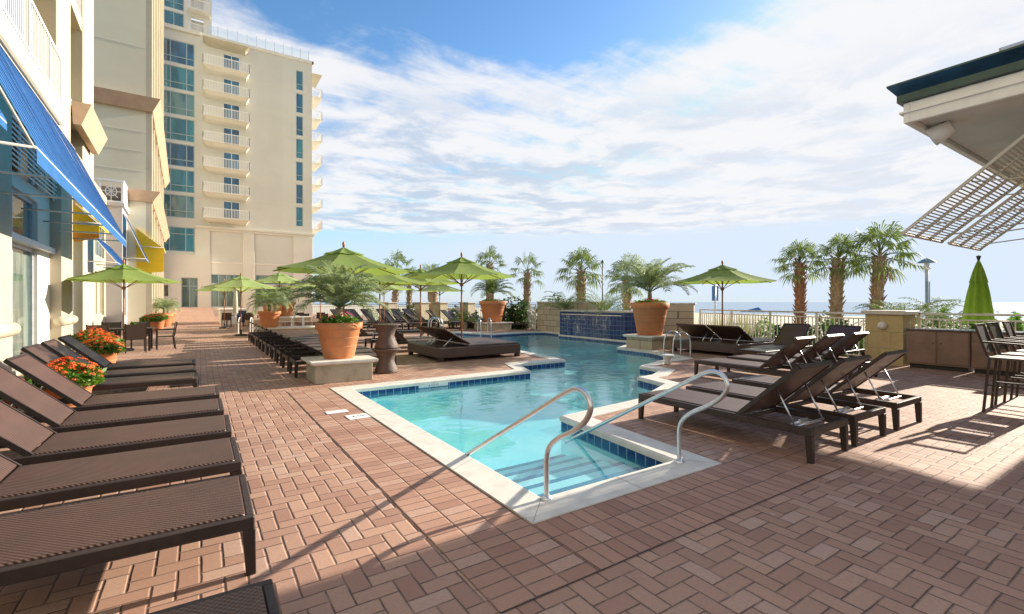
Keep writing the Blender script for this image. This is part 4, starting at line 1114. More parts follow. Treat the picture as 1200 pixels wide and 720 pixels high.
def sabal(name, label, loc, h, rg, m_t=None, size=.95, nf=34, tr=.19, group='cabbage palms beyond the fence', boots=True):
    t = thing(name, label, 'palm tree', loc, 0, group)
    lean = Vector((rg.uniform(-.15, .15), rg.uniform(-.15, .15), 0))
    pts = [Vector((0, 0, 0)) + lean * (i / 8) ** 2 + Vector((0, 0, h * i / 8)) for i in range(9)]
    mb = MB(); mb.tube(pts, [tr * (1.12 - .12 * i / 8 + (.12 if 5 < i < 8 else 0)) for i in range(9)], 12)
    if boots:
        nb_ = int(h * 26)
        for i in range(nb_):
            s = .05 + .95 * i / nb_; k = s * 8; a = int(min(k, 7)); c = pts[a].lerp(pts[a + 1], k - a); az = i * 2.4 + rg.uniform(-.2, .2)
            o = Vector((math.cos(az), math.sin(az), 0)); sd_ = Vector((-o.y, o.x, 0)); b = c + o * tr * .9; l = rg.uniform(.15, .30)
            tip = b + o * l * .55 + Vector((0, 0, l)); mb.add([b - sd_ * .055 - Vector((0, 0, .03)), b + sd_ * .055 - Vector((0, 0, .03)), tip + sd_ * .025, tip - sd_ * .025, b + Vector((0, 0, .14)) + o * .0], [(0, 1, 2, 3), (4, 3, 2), (1, 4, 2), (0, 3, 4)])
    mb.build('trunk', m_t or M['trunk'], t)
    cr = MB()
    nf = int(nf * .8)
    for i in range(nf):
        az = i * 2.39996 + rg.uniform(-.25, .25); el = R(84 - 112 * (i / nf) ** 1.0 + rg.uniform(-8, 8)); top = pts[-1] + Vector((0, 0, .12 - .3 * i / nf))
        fan(cr, top, az, el, size * rg.uniform(.75, 1.05), size * rg.uniform(.85, 1.05), rg)
    cr.build('crown', M['leaf'], t)
    dr = MB()
    for i in range(int(nf * .22)):
        az = rg.uniform(0, 6.28); fan(dr, pts[-1] - Vector((0, 0, .15)), az, R(rg.uniform(-75, -45)), size * .6, size * .6, rg, 11)
    dr.build('dead_leaves', M['trunk'], t)
    return t


def pix(px, d, z=0.0):
    r = (px - 600) / 554 * d; c, s = math.cos(YAW), math.sin(YAW); return (round(r * c + d * s, 2), round(-r * s + d * c, 2), z)


rg = random.Random(11)
sabal('cabbage_palm', 'slim palm with a reddish trunk, left of the three palms behind the right fence', pix(938, 19.5, -1.2), 4.4, rg, M['trunk_red'], .70, 34, .155)
sabal('cabbage_palm', 'palm with a thick shaggy trunk, middle of the three right palms', pix(979, 18.5, -1.2), 4.5, rg, None, .66, 34, .19)
sabal('cabbage_palm', 'largest palm, rightmost of the three, beside the brick pier', pix(1026, 17.5, -1.2), 4.5, rg, None, .86, 36, .165)
sabal('cabbage_palm', 'palm rising behind the stone wall and the blue fountain', pix(681, 26, -1.2), 4.5, rg, None, .95, 34, .2)
sabal('cabbage_palm', 'slender leaning palm between the far potted palm and the stone wall', pix(617, 29, -1.2), 4.6, rg, None, .85, 18, .17)
sabal('cabbage_palm', 'palm half hidden by the right potted palm', pix(735, 25, -1.2), 4.0, rg, None, .9, 30, .18)
sabal('cabbage_palm', 'palm showing above the daybed umbrella', pix(573, 31, -1.2), 5.3, rg, None, .8, 26, .18)
sabal('cabbage_palm', 'ragged palm above the gap between the two large left umbrellas', pix(462, 34, -1.2), 5.0, rg, None, 1.0, 20, .19)
sabal('cabbage_palm', 'palm trunk seen between the umbrella poles left of the daybed pole', pix(508, 33, -1.2), 4.4, rg, None, .8, 24, .3)
sabal('cabbage_palm', 'thin far palm left of the daybed umbrella', pix(479, 36, -1.2), 4.4, rg, None, .8, 20, .14)


def palmetto(label, loc, rg, n=20, L=1.3, m=None, kind='feather'):
    t = thing('palmetto', label, 'plant', loc, 0, 'low palms behind the walls')
    mb = MB()
    for i in range(n): frond(mb, (0, 0, .2), i * 2.4 + rg.uniform(-.3, .3), R(rg.uniform(25, 80)), L * rg.uniform(.8, 1.1), R(rg.uniform(70, 110)), rg, 20, .016, .34)
    mb.build('foliage', m or M['leaf'], t)
    s = MB(); s.tube([(0, 0, -1.2 - loc[2]), (0, 0, .25)], .12, 8); s.build('stem', M['trunk'], t)


palmetto('low arching palm behind the fountain, left of the right potted palm', pix(708, 21.5, .75), rg, 24, 1.9)
palmetto('low arching palm behind the left end of the stone wall', pix(662, 24, .9), rg, 20, 1.7)
palmetto('low arching palm behind the cabinet fence', pix(1060, 16.0, .35), rg, 30, 1.9)
palmetto('low arching palm behind the cabinet fence, below the lamp post', pix(1100, 16.8, .35), rg, 26, 1.9)
palmetto('low arching palm left of the far potted palm', pix(545, 27, .2), rg, 16, 1.5)


def shrub(name, label, loc, rx, ry, rz, n, m, rg, ls=.06, cat='shrub', group='shrubs outside the fence'):
    t = thing(name, label, cat, loc, 0, group); mb = MB()
    cl = [(rg.uniform(-.7, .7) * rx, rg.uniform(-.7, .7) * ry, rg.uniform(.25, .8) * rz, rg.uniform(.25, .5)) for _ in range(max(6, n // 260))]
    for i in range(n):
        c = cl[rg.randrange(len(cl))]; v = Vector((rg.gauss(0, 1), rg.gauss(0, 1), rg.gauss(0, 1))).normalized() * rg.uniform(.6, 1.0) * c[3]
        p = Vector((c[0] + v.x * rx * .8, c[1] + v.y * ry * .8, max(.02, c[2] + v.z * rz * .9)))
        a = Vector((rg.gauss(0, 1), rg.gauss(0, 1), rg.gauss(0, .6))).normalized(); b = a.cross(Vector((rg.gauss(0, 1), rg.gauss(0, 1), rg.gauss(0, 1)))).normalized()
        l = ls * rg.uniform(.6, 1.3); mb.add([p - a * l, p + b * l * .5, p + a * l, p - b * l * .5], [(0, 1, 2, 3)])
    mb.build('foliage', m, t); s = MB()
    for c in cl[:6]: s.tube([(0, 0, 0), (c[0] * .6, c[1] * .6, c[2])], [.03, .012], 5)
    s.build('stems', M['trunk'], t)


def grassy(label, loc, rg, n=500, h=.9, r=.6, m=None):
    t = thing('tall_grass', label, 'grass clump', loc, 0, 'grass clumps outside the fence'); mb = MB()
    for i in range(n):
        a = rg.uniform(0, 6.28); q = r * rg.random() ** .5; x, y = q * math.cos(a), q * math.sin(a); hh = h * rg.uniform(.6, 1.1); lx, ly = rg.uniform(-.35, .35), rg.uniform(-.35, .35)
        dx, dy = .008 * math.sin(a), .008 * math.cos(a)
        mb.add([(x - dx, y - dy, 0), (x + dx, y + dy, 0), (x + lx * .4 + dx, y + ly * .4 + dy, hh * .6), (x + lx * .4 - dx, y + ly * .4 - dy, hh * .6), (x + lx, y + ly, hh)], [(0, 1, 2, 3), (3, 2, 4)])
    mb.build('blades', m or M['leaf_yel'], t)


shrub('hedge_shrub', 'dark rounded shrub behind the fence right of the far potted palm', pix(612, 28.5, -1.2), 1.6, 1.2, 2.9, 3600, M['leaf_dark'], rg, .10)
shrub('hedge_shrub', 'dark shrub at the left end of the stone wall', pix(646, 27.5, -1.2), 1.2, 1.0, 2.8, 2600, M['leaf_dark'], rg, .10)
for i, (px, d, h) in enumerate(((905, 20, 1.9), (925, 18.5, 1.9), (950, 17.6, 2.0), (978, 17.0, 2.1), (1003, 16.5, 2.1), (1120, 16.8, 2.3), (1150, 16.6, 2.2), (1180, 16.4, 2.3), (1075, 17.0, 2.2), (1040, 17, 2.0))):
    shrub('hedge_shrub', ['leafy shrub filling the fence bay left of the reddish palm', 'dark shrub in front of the reddish palm trunk', 'shrub between the reddish palm and the shaggy one', 'shrub at the foot of the shaggy middle palm', 'shrub between the middle palm and the brick pier',
                          'light shrub behind the cabinets', 'light shrub right under the folded umbrella', 'shrub behind the bar stools', 'shrub under the lamp post', 'shrub just behind the brick pier'][i], pix(px, d, -1.2), 1.1, .8, h, 2200, M['leaf_brt'] if i > 4 or i % 2 == 0 else M['leaf_dark'], rg, .075)
grassy('yellowish grass clump behind the fence right of the umbrella pole', pix(866, 20.5, -1.2), rg, 600, 2.35, .9)
grassy('yellowish grass clump behind the fence left of the umbrella pole', pix(836, 21.5, -1.2), rg, 400, 2.1, .8)
for i, px in enumerate((520, 560, 595, 500, 470)):
    shrub('hedge_shrub', ['low green shrub behind the far fence below the daybed umbrella', 'low green shrub behind the far potted palm', 'green shrub in the fence gap by the raised loungers', 'green shrub behind the middle umbrella poles', 'green shrub behind the far loungers at left'][i], pix(px, 35, -1.2), 1.6, 1.2, 2.4, 1800, M['leaf_dark'], rg, .12)


# ------------------------------------------------------------------ planters
def pot_parts(t, z0, rt=.46, rb=.30, h=.74):
    p = MB(); k = rt
    p.lathe([(rb * .98, 0), (rb, .01), (rt * .91, h * .80), (rt * .92, h * .805), (rt, h * .82), (rt * 1.02, h * .99), (rt * .96, h), (rt * .9, h * .98), (rt * .88, h * .9)], (0, 0, z0), 40)
    for s in (.34, .58):
        r = rb + (rt * .91 - rb) * s / .8; p.lathe([(r, h * s - .012), (r + .008, h * s), (r, h * s + .012)], (0, 0, z0), 40)
    p.build('pot', M['terra'], t)
    s = MB(); s.lathe([(.001, h * .92), (rt * .88, h * .91)], (0, 0, z0), 24); s.build('soil', M['soil'], t)


def flowers(t, z, r, rg, n=90, m=None, leafn=500, fs=.035, hh=.22, fm='flowers'):
    l = MB()
    for i in range(leafn):
        a = rg.uniform(0, 6.28); q = r * rg.random() ** .5; p = Vector((q * math.cos(a), q * math.sin(a), z + rg.uniform(0, hh) * (1 - .5 * q / r)))
        d = Vector((rg.gauss(0, 1), rg.gauss(0, 1), rg.gauss(.3, .6))).normalized(); b = d.cross(Vector((rg.gauss(0, 1), rg.gauss(0, 1), 1))).normalized(); L = rg.uniform(.03, .07)
        l.add([p - d * L, p + b * L * .45, p + d * L, p - b * L * .45], [(0, 1, 2, 3)])
    l.build('foliage', M['leaf_brt'], t)
    f = MB()
    for i in range(n):
        a = rg.uniform(0, 6.28); q = r * rg.random() ** .5; p = Vector((q * math.cos(a), q * math.sin(a), z + hh * (1.03 - .6 * (q / r) ** 2) + rg.uniform(-.11, .04)))
        up = Vector((p.x * .8 / r, p.y * .8 / r, 1)).normalized(); s1 = up.cross(Vector((0, 1, .1))).normalized(); s2 = up.cross(s1)
        for k in range(6):
            t0 = k * PI / 3; o = (s1 * math.cos(t0) + s2 * math.sin(t0)); b = (s1 * -math.sin(t0) + s2 * math.cos(t0)); R_ = fs * rg.uniform(.8, 1.15)
            f.add([p + up * .008, p + o * R_ * .7 + b * R_ * .42 + up * .004, p + o * R_ - up * .01, p + o * R_ * .7 - b * R_ * .42 + up * .004], [(0, 1, 2, 3)])
    f.build(fm, m or M['flower_o'], t)


def pindo(name, label, loc, size, rg, nf=34, rt=.46, rb=.30, h=.74, z0=0, flow=None, th=.18, droop=(85, 120), m=None, group='potted palms'):
    t = thing(name, label, 'potted palm', loc, rg.uniform(0, 6), group); pot_parts(t, z0, rt, rb, h)
    s = MB(); s.tube([(0, 0, z0 + h * .88), (0, 0, z0 + h + th)], [.09, .07], 10); s.build('trunk', M['trunk'], t)
    mb = MB()
    for i in range(nf):
        el = R(88 - 64 * (i / nf) ** .9 + rg.uniform(-8, 8))
        frond(mb, (0, 0, z0 + h + th), i * 2.39996 + rg.uniform(-.3, .3), el, size * rg.uniform(.85, 1.1), R(rg.uniform(*droop)), rg, 26, .0075 * size + .006, .30 * size ** .8)
    mb.build('fronds', m or M['leaf_blue'], t)
    if flow: flowers(t, z0 + h * .93, rt * .85, rg, flow[1], flow[0], 520, .045, .24)
    return t


def plinth(label, x0, y0, x1, y1, h, m='plinth'):
    t = thing('plinth', label, 'stone plinth', ((x0 + x1) / 2, (y0 + y1) / 2, 0), 0, 'stone plinths under the planters'); a, b = (x1 - x0) / 2, (y1 - y0) / 2
    mb = MB(); mb.box(-a + .09, -b + .09, 0, a - .09, b - .09, h - .08); mb.build('body', M[m], t, bevel=.008)
    mb = MB(); mb.hexa([(-a + .05, -b + .05, h - .08), (a - .05, -b + .05, h - .08), (a - .05, b - .05, h - .08), (-a + .05, b - .05, h - .08)], [(-a, -b, h - .045), (a, -b, h - .045), (a, b, h - .045), (-a, b, h - .045)])
    mb.box(-a, -b, h - .045, a, b, h); mb.build('cap', M['coping'], t, bevel=.006)
    return ((x0 + x1) / 2, (y0 + y1) / 2)


rg = random.Random(5)
x, y = plinth('pale stone plinth carrying the front left planter', 1.76, 9.62, 3.05, 10.75, .44)
pindo('potted_palm', 'feathery palm with pink flowers in a terracotta pot, nearest planter left of the pool', (x, y, .44), 1.12, rg, 54, .46, .30, .74, 0, (M['flower_p'], 22), .30, (45, 90))
x, y = plinth('stone plinth carrying the right planter beside the fountain', 12.35, 10.4, 13.65, 11.7, .46, 'stone')
pindo('potted_palm', 'tall palm with airy fronds in a large terracotta pot beside the fountain', (x, y, .46), 1.65, rg, 38, .64, .42, 1.12, 0, (M['flower_r'], 40), .35, (45, 85))
x, y = plinth('stone plinth carrying the far planter across the pool', 13.0, 22.3, 14.8, 23.9, .45)
pindo('potted_palm', 'upright palm in the ribbed terracotta pot across the pool', (x, y, .45), 1.5, rg, 30, .76, .5, 1.2, 0, (M['flower_r'], 20), .4, (60, 90), M['leaf'])
x, y = plinth('low stone plinth under the planter at the head of the dark lounger row', 2.1, 24.5, 5.4, 25.9, .38)
pindo('potted_palm', 'palm in a terracotta pot at the far end of the dark lounger row', (2.75, 25.2, .38), 1.2, rg, 30, .50, .34, .78, 0, None, .2)
pindo('potted_palm', 'palm in a terracotta pot just behind, seen right of the lounger row planter', (4.2, 31.0, .75), 1.2, rg, 26, .6, .4, .85, 0, None, .2)
pindo('potted_palm', 'palm in a terracotta pot rising behind the lounger row planter', (3.4, 29.8, .75), 1.1, rg, 24, .55, .4, .8, 0, None, .2)
plinth('low stone plinth under the two rear terracotta pots', 2.9, 28.9, 5.4, 31.8, .75)
for i, (x, y) in enumerate(((-2.1, 40.5), (-2.0, 43.0), (-1.95, 37.5))):
    pindo('potted_palm', ['palm in a terracotta pot, middle of the far trio by the left facade', 'palm in a terracotta pot, farthest of the trio by the left facade', 'palm in a terracotta pot, nearest of the far trio by the left facade'][i], (x, y, 0), 1.1, rg, 20, .5, .35, .8, 0, None, .3)


def flowerpot(label, loc, rg, s=1.0, n=110):
    t = thing('flower_pot', label, 'flower pot', loc, 0, 'terracotta pots of orange flowers'); t.scale = (s, s, s); pot_parts(t, 0, .30, .21, .5); flowers(t, .46, .40, rg, n, None, 1500, .040, .34)
flowerpot('pot of orange flowers between the sixth and seventh loungers of the left row', (-1.55, 8.85, 0), rg, 1.0, 150)
flowerpot('pot of orange flowers behind the backs of the fourth and fifth left loungers', (-2.15, 8.3, 0), rg, .9, 70)
flowerpot('pot of orange flowers behind the farthest left lounger', (-1.85, 13.9, 0), rg, 1.0, 150)
flowerpot('pot of orange flowers between the last lounger and the dining table', (-2.05, 15.6, 0), rg, 1.0, 140)
flowerpot('pot of orange flowers against the facade left of the dining table', (-2.45, 16.9, 0), rg, 1.1, 120)
flowerpot('small pot of orange flowers by the far left facade', (-2.2, 31.5, 0), rg, 1.2, 80)
flowerpot('small pot of orange flowers beside the nearest far palm pot', (-2.1, 35.0, 0), rg, 1.2, 80)

# ------------------------------------------------------------------ hourglass side tables
def hourglass(label, loc):
    t = thing('hourglass_table', label, 'side table', loc, 0, 'hourglass side tables'); t.scale = (1.3, 1.3, .93)
    mb = MB(); mb.lathe([(.001, 0), (.20, 0), (.205, .02), (.19, .10), (.15, .22), (.135, .30), (.15, .40), (.19, .50), (.235, .56)], (0, 0, 0), 28); mb.build('body', M['resin'], t)
    mb = MB(); mb.lathe([(.001, .585), (.24, .585), (.25, .575), (.25, .562), (.001, .56)], (0, 0, 0), 28); mb.build('top', M['resin'], t)
hourglass('brown hourglass side table standing on the deck behind the front plinth', (3.53, 10.55, 0))
hourglass('brown hourglass side table stacked on top of the other one', (3.53, 10.55, .55))
# wicker trapezoid table
t = thing('side_table', 'small flared wicker side table between the daybed and the middle loungers', 'side table', (10.75, 6.2, 0)); t.location = pix(890, 12.0)
mb = MB(); mb.hexa([(-.2, -.2, 0), (.2, -.2, 0), (.2, .2, 0), (-.2, .2, 0)], [(-.32, -.32, .36), (.32, -.32, .36), (.32, .32, .36), (-.32, .32, .36)]); mb.build('body', M['wicker_d'], t)
mb = MB(); mb.box(-.34, -.34, .362, .34, .34, .39); mb.build('top', M['grey_deck'], t, bevel=.008)
# white pedestal by the pool tip
t = thing('pool_pedestal', 'small white pedestal standing on the coping tip on the pool side', 'pedestal', pix(782, 12.05, .014))
mb = MB(); mb.lathe([(.001, 0), (.08, 0), (.085, .02), (.075, .1), (.12, .2), (.13, .21)], (0, 0, 0), 20); mb.build('stem', M['coping'], t)
mb = MB(); mb.lathe([(.001, .24), (.15, .24), (.16, .225), (.14, .205), (.001, .2)], (0, 0, 0), 20); mb.build('top', M['white'], t)


# ------------------------------------------------------------------ pool rails
def smooth(pts, n=8):
    pts = [Vector(p) for p in pts]; out = []
    for i in range(len(pts) - 1):
        p0, p1, p2, p3 = pts[max(i - 1, 0)], pts[i], pts[i + 1], pts[min(i + 2, len(pts) - 1)]
        for k in range(n):
            t = k / n; out.append(.5 * ((2 * p1) + (-p0 + p2) * t + (2 * p0 - 5 * p1 + 4 * p2 - p3) * t * t + (-p0 + 3 * p1 - 3 * p2 + p3) * t ** 3))
    out.append(pts[-1]); return out


def handrail(label, x, y):
    t = thing('handrail', label, 'handrail', (x, y, 0), 0, 'steel entry handrails')
    mb = MB(); mb.tube(smooth([(0, 0, .0), (0, 0, .18), (0, -.003, .34), (0, -.04, .44), (0, -.15, .535), (0, -.33, .635), (0, -.46, .735), (0, -.515, .84), (0, -.475, .925), (0, -.37, .955), (0, -.22, .895), (0, .2, .655), (0, .75, .345), (0, 1.35, 0.005), (0, 1.75, -.22)]), .021, 14); mb.build('rail', M['steel'], t)
    mb = MB(); mb.lathe([(.021, .03), (.03, .026), (.045, .012), (.046, 0)][::-1], (0, 0, .014), 20); mb.build('flange', M['steel'], t)
handrail('steel handrail at the left corner of the pool steps', 2.33, 3.03)
handrail('steel handrail at the right corner of the pool steps', 3.96, 3.0)


def ladder(label, loc, rz, s=1.0, m=None):
    t = thing('pool_ladder', label, 'pool ladder', loc, rz, 'curved pool ladder rails'); t.scale = (s, s, s)
    for yy in (-.24, .24):
        mb = MB(); mb.tube(smooth([(0.35, yy, 0), (.35, yy, .4), (.30, yy, .6), (.12, yy, .72), (-.1, yy, .66), (-.2, yy, .45), (-.22, yy, .0), (-.22, yy, -.6)]), .022, 10); mb.build('rail', m or M['steel'], t)
    mb = MB()
    for z in (-.25, -.5): mb.box(-.27, -.22, z, -.17, .22, z + .03)
    mb.build('tread', M['white'], t)
ladder('chrome ladder rails at the pool edge in front of the right daybed', (11.62, 8.95, 0), R(-20), 1.0)
ladder('chrome ladder rails on the far coping below the far planter', pix(568, 23.5), R(75), 1.1)
ladder('chrome ladder rails on the far left bank of the pool', (10.1, 22.3, 0), R(170), 1.1)
ladder('white stair rails beside the lounger row planter', (4.2, 26.6, 0), R(75), 1.1, M['white'])
ladder('white stair rails left of the lounger row planter', (1.9, 27.6, 0), R(75), 1.1, M['white'])

# ------------------------------------------------------------------ stone walls, fountain
def stone_wall(label, pts, h, th=.45):
    t = thing('stone_wall', label, 'stone wall', (0, 0, 0), 0, 'stone walls at the pool head')
    for i in range(len(pts) - 1):
        a, b = Vector((*pts[i], 0)), Vector((*pts[i + 1], 0)); d = (b - a).normalized(); s = Vector((d.y, -d.x, 0)) * th
        if s.x < 0: s = -s
        q = [a, b, b + s, a + s]
        if (q[1] - q[0]).cross(q[2] - q[1]).z < 0: q = q[::-1]
        mb = MB(); mb.hexa([(p.x, p.y, 0) for p in q], [(p.x, p.y, h - .07) for p in q]); mb.build('body', M['stone'], t)
        e = .05; c = sum(q, Vector()) / 4; qq = [p + (p - c).normalized() * .07 for p in q]
        mb = MB(); mb.hexa([(p.x, p.y, h - .07) for p in qq], [(p.x, p.y, h) for p in qq]); mb.build('cap', M['stone_cap'], t, bevel=.008)
stone_wall('stone block wall left of the blue tiled fountain', [(15.65, 21.2), (15.6, 18.3), (15.75, 16.4)], 1.62)
stone_wall('stone block wall right of the fountain, behind the planter', [(15.75, 14.3), (17.05, 12.2)], 1.55)
ft = thing('tiled_fountain', 'dark blue tiled fountain wall with water sheets at the pool head', 'fountain')
mb = MB(); mb.box(14.62, 13.75, -.6, 15.6, 17.95, 1.14); mb.build('body', M['tile_w'], ft)
mb = MB(); mb.box(14.56, 13.69, 1.14, 15.66, 18.01, 1.22); mb.build('cap', M['stone_cap'], ft, bevel=.008)
for y0, y1 in ((14.5, 15.6), (16.0, 16.9), (17.1, 17.7)):
    mb = MB(); vs = []
    for i in range(9):
        z = .98 - 1.1 * i / 8; x = 14.60 - .10 * (i / 8) ** .5
        for j in range(7): vs.append((x + .01 * math.sin(j * 2 + i), y0 + (y1 - y0) * j / 6, z))
    mb.add(vs, [(i * 7 + j, i * 7 + j + 1, (i + 1) * 7 + j + 1, (i + 1) * 7 + j) for i in range(8) for j in range(6)], True); mb.build('water_sheet', M['fall'], ft)
mb = MB(); mb.box(14.59, 13.9, 1.0, 14.62, 17.8, 1.03); mb.build('spout_slot', M['steel'], ft)


# ------------------------------------------------------------------ fences, pier, cabinets
def fence(label, pts, h=1.28, z0=0.0, m=None, spacing=.13, low=.1, mid=True):
    m = m or M['cream_rail']; t = thing('fence', label, 'fence', (0, 0, 0), 0, 'cream railings round the pool deck')
    for i in range(len(pts) - 1):
        a, b = Vector((*pts[i], z0)), Vector((*pts[i + 1], z0)); L = (b - a).length; k = max(1, round(L / 1.9))
        for q in range(k):
            p0, p1 = a.lerp(b, q / k), a.lerp(b, (q + 1) / k); Z = lambda v, z: (v.x, v.y, z0 + z)
            mb = MB(); mb.bar(Z(p0, h), Z(p1, h), .06, .05); mb.bar(Z(p0, h - .14), Z(p1, h - .14), .04, .035); mb.bar(Z(p0, low), Z(p1, low), .04, .035)
            nb_ = int((p1 - p0).length / spacing)
            for r_ in range(1, nb_):
                c = p0.lerp(p1, r_ / nb_); mb.box(c.x - .011, c.y - .011, z0 + low, c.x + .011, c.y + .011, z0 + h - .14)
            mb.build('baluster_panel', m, t)
            mb = MB(); mb.box(p0.x - .03, p0.y - .03, z0, p0.x + .03, p0.y + .03, z0 + h + .02); mb.build('post', m, t)
fence('cream railing between the stone wall and the square pier', [(17.2, 12.0), (16.0, 8.5), (15.25, 5.3)])
fence('cream railing behind the brown cabinets', [(15.3, 4.35), (15.3, -3.5)], 1.30)
fence('cream railing left of the stone wall, along the far side', [(15.75, 21.5), (18.2, 30.5)], 1.45)
fence('cream railing across the back of the far lounger area', [(18.2, 30.5), (13.5, 34.2), (5.0, 37.5)], 1.4)
for i, (px, d) in enumerate(((494, 31.5), (516, 31.0), (548, 30.0), (456, 33))):
    t = thing('fence_pier', ['short yellowish pier in the far fence between the umbrella poles', 'short pier in the far fence just left of the daybed umbrella pole', 'short pier in the far fence left of the far planter', 'short pier in the far fence behind the hourglass tables'][i], 'pier', pix(px, d), R(20), 'piers in the far fence')
    mb = MB(); mb.box(-.35, -.35, 0, .35, .35, 1.5); mb.build('body', M['plinth'], t, bevel=.01); mb = MB(); mb.box(-.42, -.42, 1.5, .42, .42, 1.58); mb.build('cap', M['stone_cap'], t, bevel=.01)

pr = thing('fence_pier', 'square yellowish stone pier with a round white wall lamp', 'pier', (14.45, 4.42, 0))
mb = MB(); mb.box(0, 0, 0, .8, .8, 1.28); mb.build('body', tile_mat('pier_block', (.60, .48, .25), (.54, .43, .22), (.5, .42), (.36, .29, .17), .85, .008, var=2.0), pr, bevel=.006)
mb = MB(); mb.box(-.07, -.07, 1.28, .87, .87, 1.38); mb.build('cap', M['coping'], pr, bevel=.01)
mb = MB(); mb.tube([(-.0, .42, 1.0), (-.05, .42, 1.0), (-.10, .42, 1.0), (-.12, .42, 1.0)], [.10, .10, .075, .03], 20); mb.build('wall_lamp', M['white'], pr)
pr2 = thing('fence_pier', 'slim cream post at the right end of the cabinet fence', 'pier', (15.15, 2.15, 0))
mb = MB(); mb.box(0, 0, 0, .28, .28, 1.34); mb.build('body', M['cream2'], pr2, bevel=.01); mb = MB(); mb.box(-.04, -.04, 1.34, .32, .32, 1.4); mb.build('cap', M['cream2'], pr2)


def cabinet(label, y1, y0):
    t = thing('outdoor_cabinet', label, 'cabinet', (14.5, y0, 0), 0, 'brown cabinets along the fence'); W = y1 - y0
    mb = MB(); mb.box(0, 0, .1, .65, W, .91); mb.build('body', M['cabinet'], t, bevel=.004)
    mb = MB(); mb.box(.05, .04, 0, .6, W - .04, .1); mb.build('toe_kick', M['dark'], t)
    mb = MB(); mb.box(-.04, -.02, .912, .68, W + .02, .95); mb.build('countertop', M['counter'], t, bevel=.005)
    h = W / 2
    for k in range(2):
        a = .02 + k * h; d = MB(); d.box(-.022, a, .14, -.002, a + h - .04, .70 if label.startswith('right') else .885); do = d.build('door', M['cabinet'], t, bevel=.004)
        q = MB(); yy = a + (h - .09 if k == 0 else .05); q.tube([(-.022, yy, .62), (-.045, yy, .62)], .012, 8); q.build('knob', M['dark'], do)
    if label.startswith('right'):
        d = MB(); d.box(-.02, .02, .725, -.002, W - .02, .885); do = d.build('drawer', M['cabinet'], t, bevel=.004)
        q = MB(); q.tube([(-.022, W / 2, .8), (-.045, W / 2, .8)], .014, 8); q.build('knob', M['dark'], do)
cabinet('left brown cabinet with two tall doors next to the square pier', 4.36, 3.22)
cabinet('right brown cabinet with a drawer above its doors, behind the bar stools', 3.2, 1.9)


# bar stools
def stool(label, loc):
    t = thing('bar_stool', label, 'bar stool', loc, R(rnd.uniform(-3, 3)), 'tall bar stools at the pavilion')
    # faces -Y, back at +Y side
    leg = [((-.21, .25), (-.19, .19)), ((.21, .25), (.19, .19)), ((-.22, -.25), (-.20, -.20)), ((.22, -.25), (.20, -.20))]
    for (bx_, by), (tx, ty) in leg:
        mb = MB(); mb.bar((bx_, by, 0), (tx, ty, .78), .03, .03, (0, 1, 0)); mb.build('leg', M['espresso'], t)
    mb = MB(); 
    for z, k in ((.30, .235), (.52, .215)):
        mb.bar((-k, -k, z), (k, -k, z), .022, .022)
    mb.bar((-.215, -.23, .40), (-.215, .23, .40), .022, .022); mb.bar((.215, -.23, .40), (.215, .23, .40), .022, .022); mb.bar((-.22, .23, .25), (.22, .23, .25), .022, .022); mb.build('footrest', M['espresso'], t)
    mb = MB(); mb.box(-.23, -.23, .775, .23, .22, .805); mb.build('seat', M['grey_deck'], t, bevel=.008)
    mb = MB(); mb.bar((-.21, .2, .80), (-.22, .34, 1.27), .03, .03, (0, 1, 0)); mb.bar((.21, .2, .80), (.22, .34, 1.27), .03, .03, (0, 1, 0)); mb.bar((-.22, .34, 1.26), (.22, .34, 1.26), .03, .03)
    bo = mb.build('back_frame', M['espresso'], t)
    mb = MB(); mb.hexa([(-.195, .225, .86), (.195, .225, .86), (.195, .24, .86), (-.195, .24, .86)], [(-.205, .325, 1.24), (.205, .325, 1.24), (.205, .34, 1.24), (-.205, .34, 1.24)]); mb.build('back_sling', M['grey_deck'], bo)
    for s in (-1, 1):
        mb = MB(); mb.bar((s * .225, .27, 1.02), (s * .235, -.22, 1.0), .045, .025); mb.bar((s * .225, -.2, .78), (s * .235, -.2, .99), .025, .025, (0, 1, 0)); mb.build('armrest', M['espresso'], t)
stool('nearest bar stool, leftmost of the three at the right edge', (9.72, 1.72, 0))
stool('middle bar stool of the three at the right edge', (10.5, 1.74, 0))
stool('farthest bar stool of the three at the right edge', (11.28, 1.72, 0))


# dining set
def dchair(label, loc, rz):
    t = thing('dining_chair', label, 'chair', loc, rz, 'chairs at the dining table')
    for x in (-.25, .25):
        mb = MB(); mb.bar((x, -.24, 0), (x, -.23, .64), .035, .035, (0, 1, 0)); mb.build('leg', M['espresso'], t)
        mb = MB(); mb.bar((x, .27, 0), (x, .22, .42), .035, .035, (0, 1, 0)); mb.bar((x, .22, .42), (x, .31, .92), .035, .03, (0, 1, 0)); mb.build('leg', M['espresso'], t)
        mb = MB(); mb.bar((x, -.27, .655), (x, .26, .665), .05, .025); mb.build('armrest', M['espresso'], t)
    mb = MB(); mb.box(-.24, -.24, .41, .24, .23, .44); mb.build('seat', M['wicker_d'], t, bevel=.008)
    mb = MB(); mb.hexa([(-.235, .23, .45), (.235, .23, .45), (.235, .255, .45), (-.235, .255, .45)], [(-.235, .30, .9), (.235, .30, .9), (.235, .325, .9), (-.235, .325, .9)]); mb.build('backrest', M['wicker_d'], t)
tx, ty = -2.15, 19.9
t = thing('dining_table', 'dark outdoor dining table under the left umbrella', 'table', (tx, ty, 0))
mb = MB(); mb.box(-.85, -.5, .70, .85, .5, .74); mb.build('tabletop', M['espresso'], t, bevel=.008)
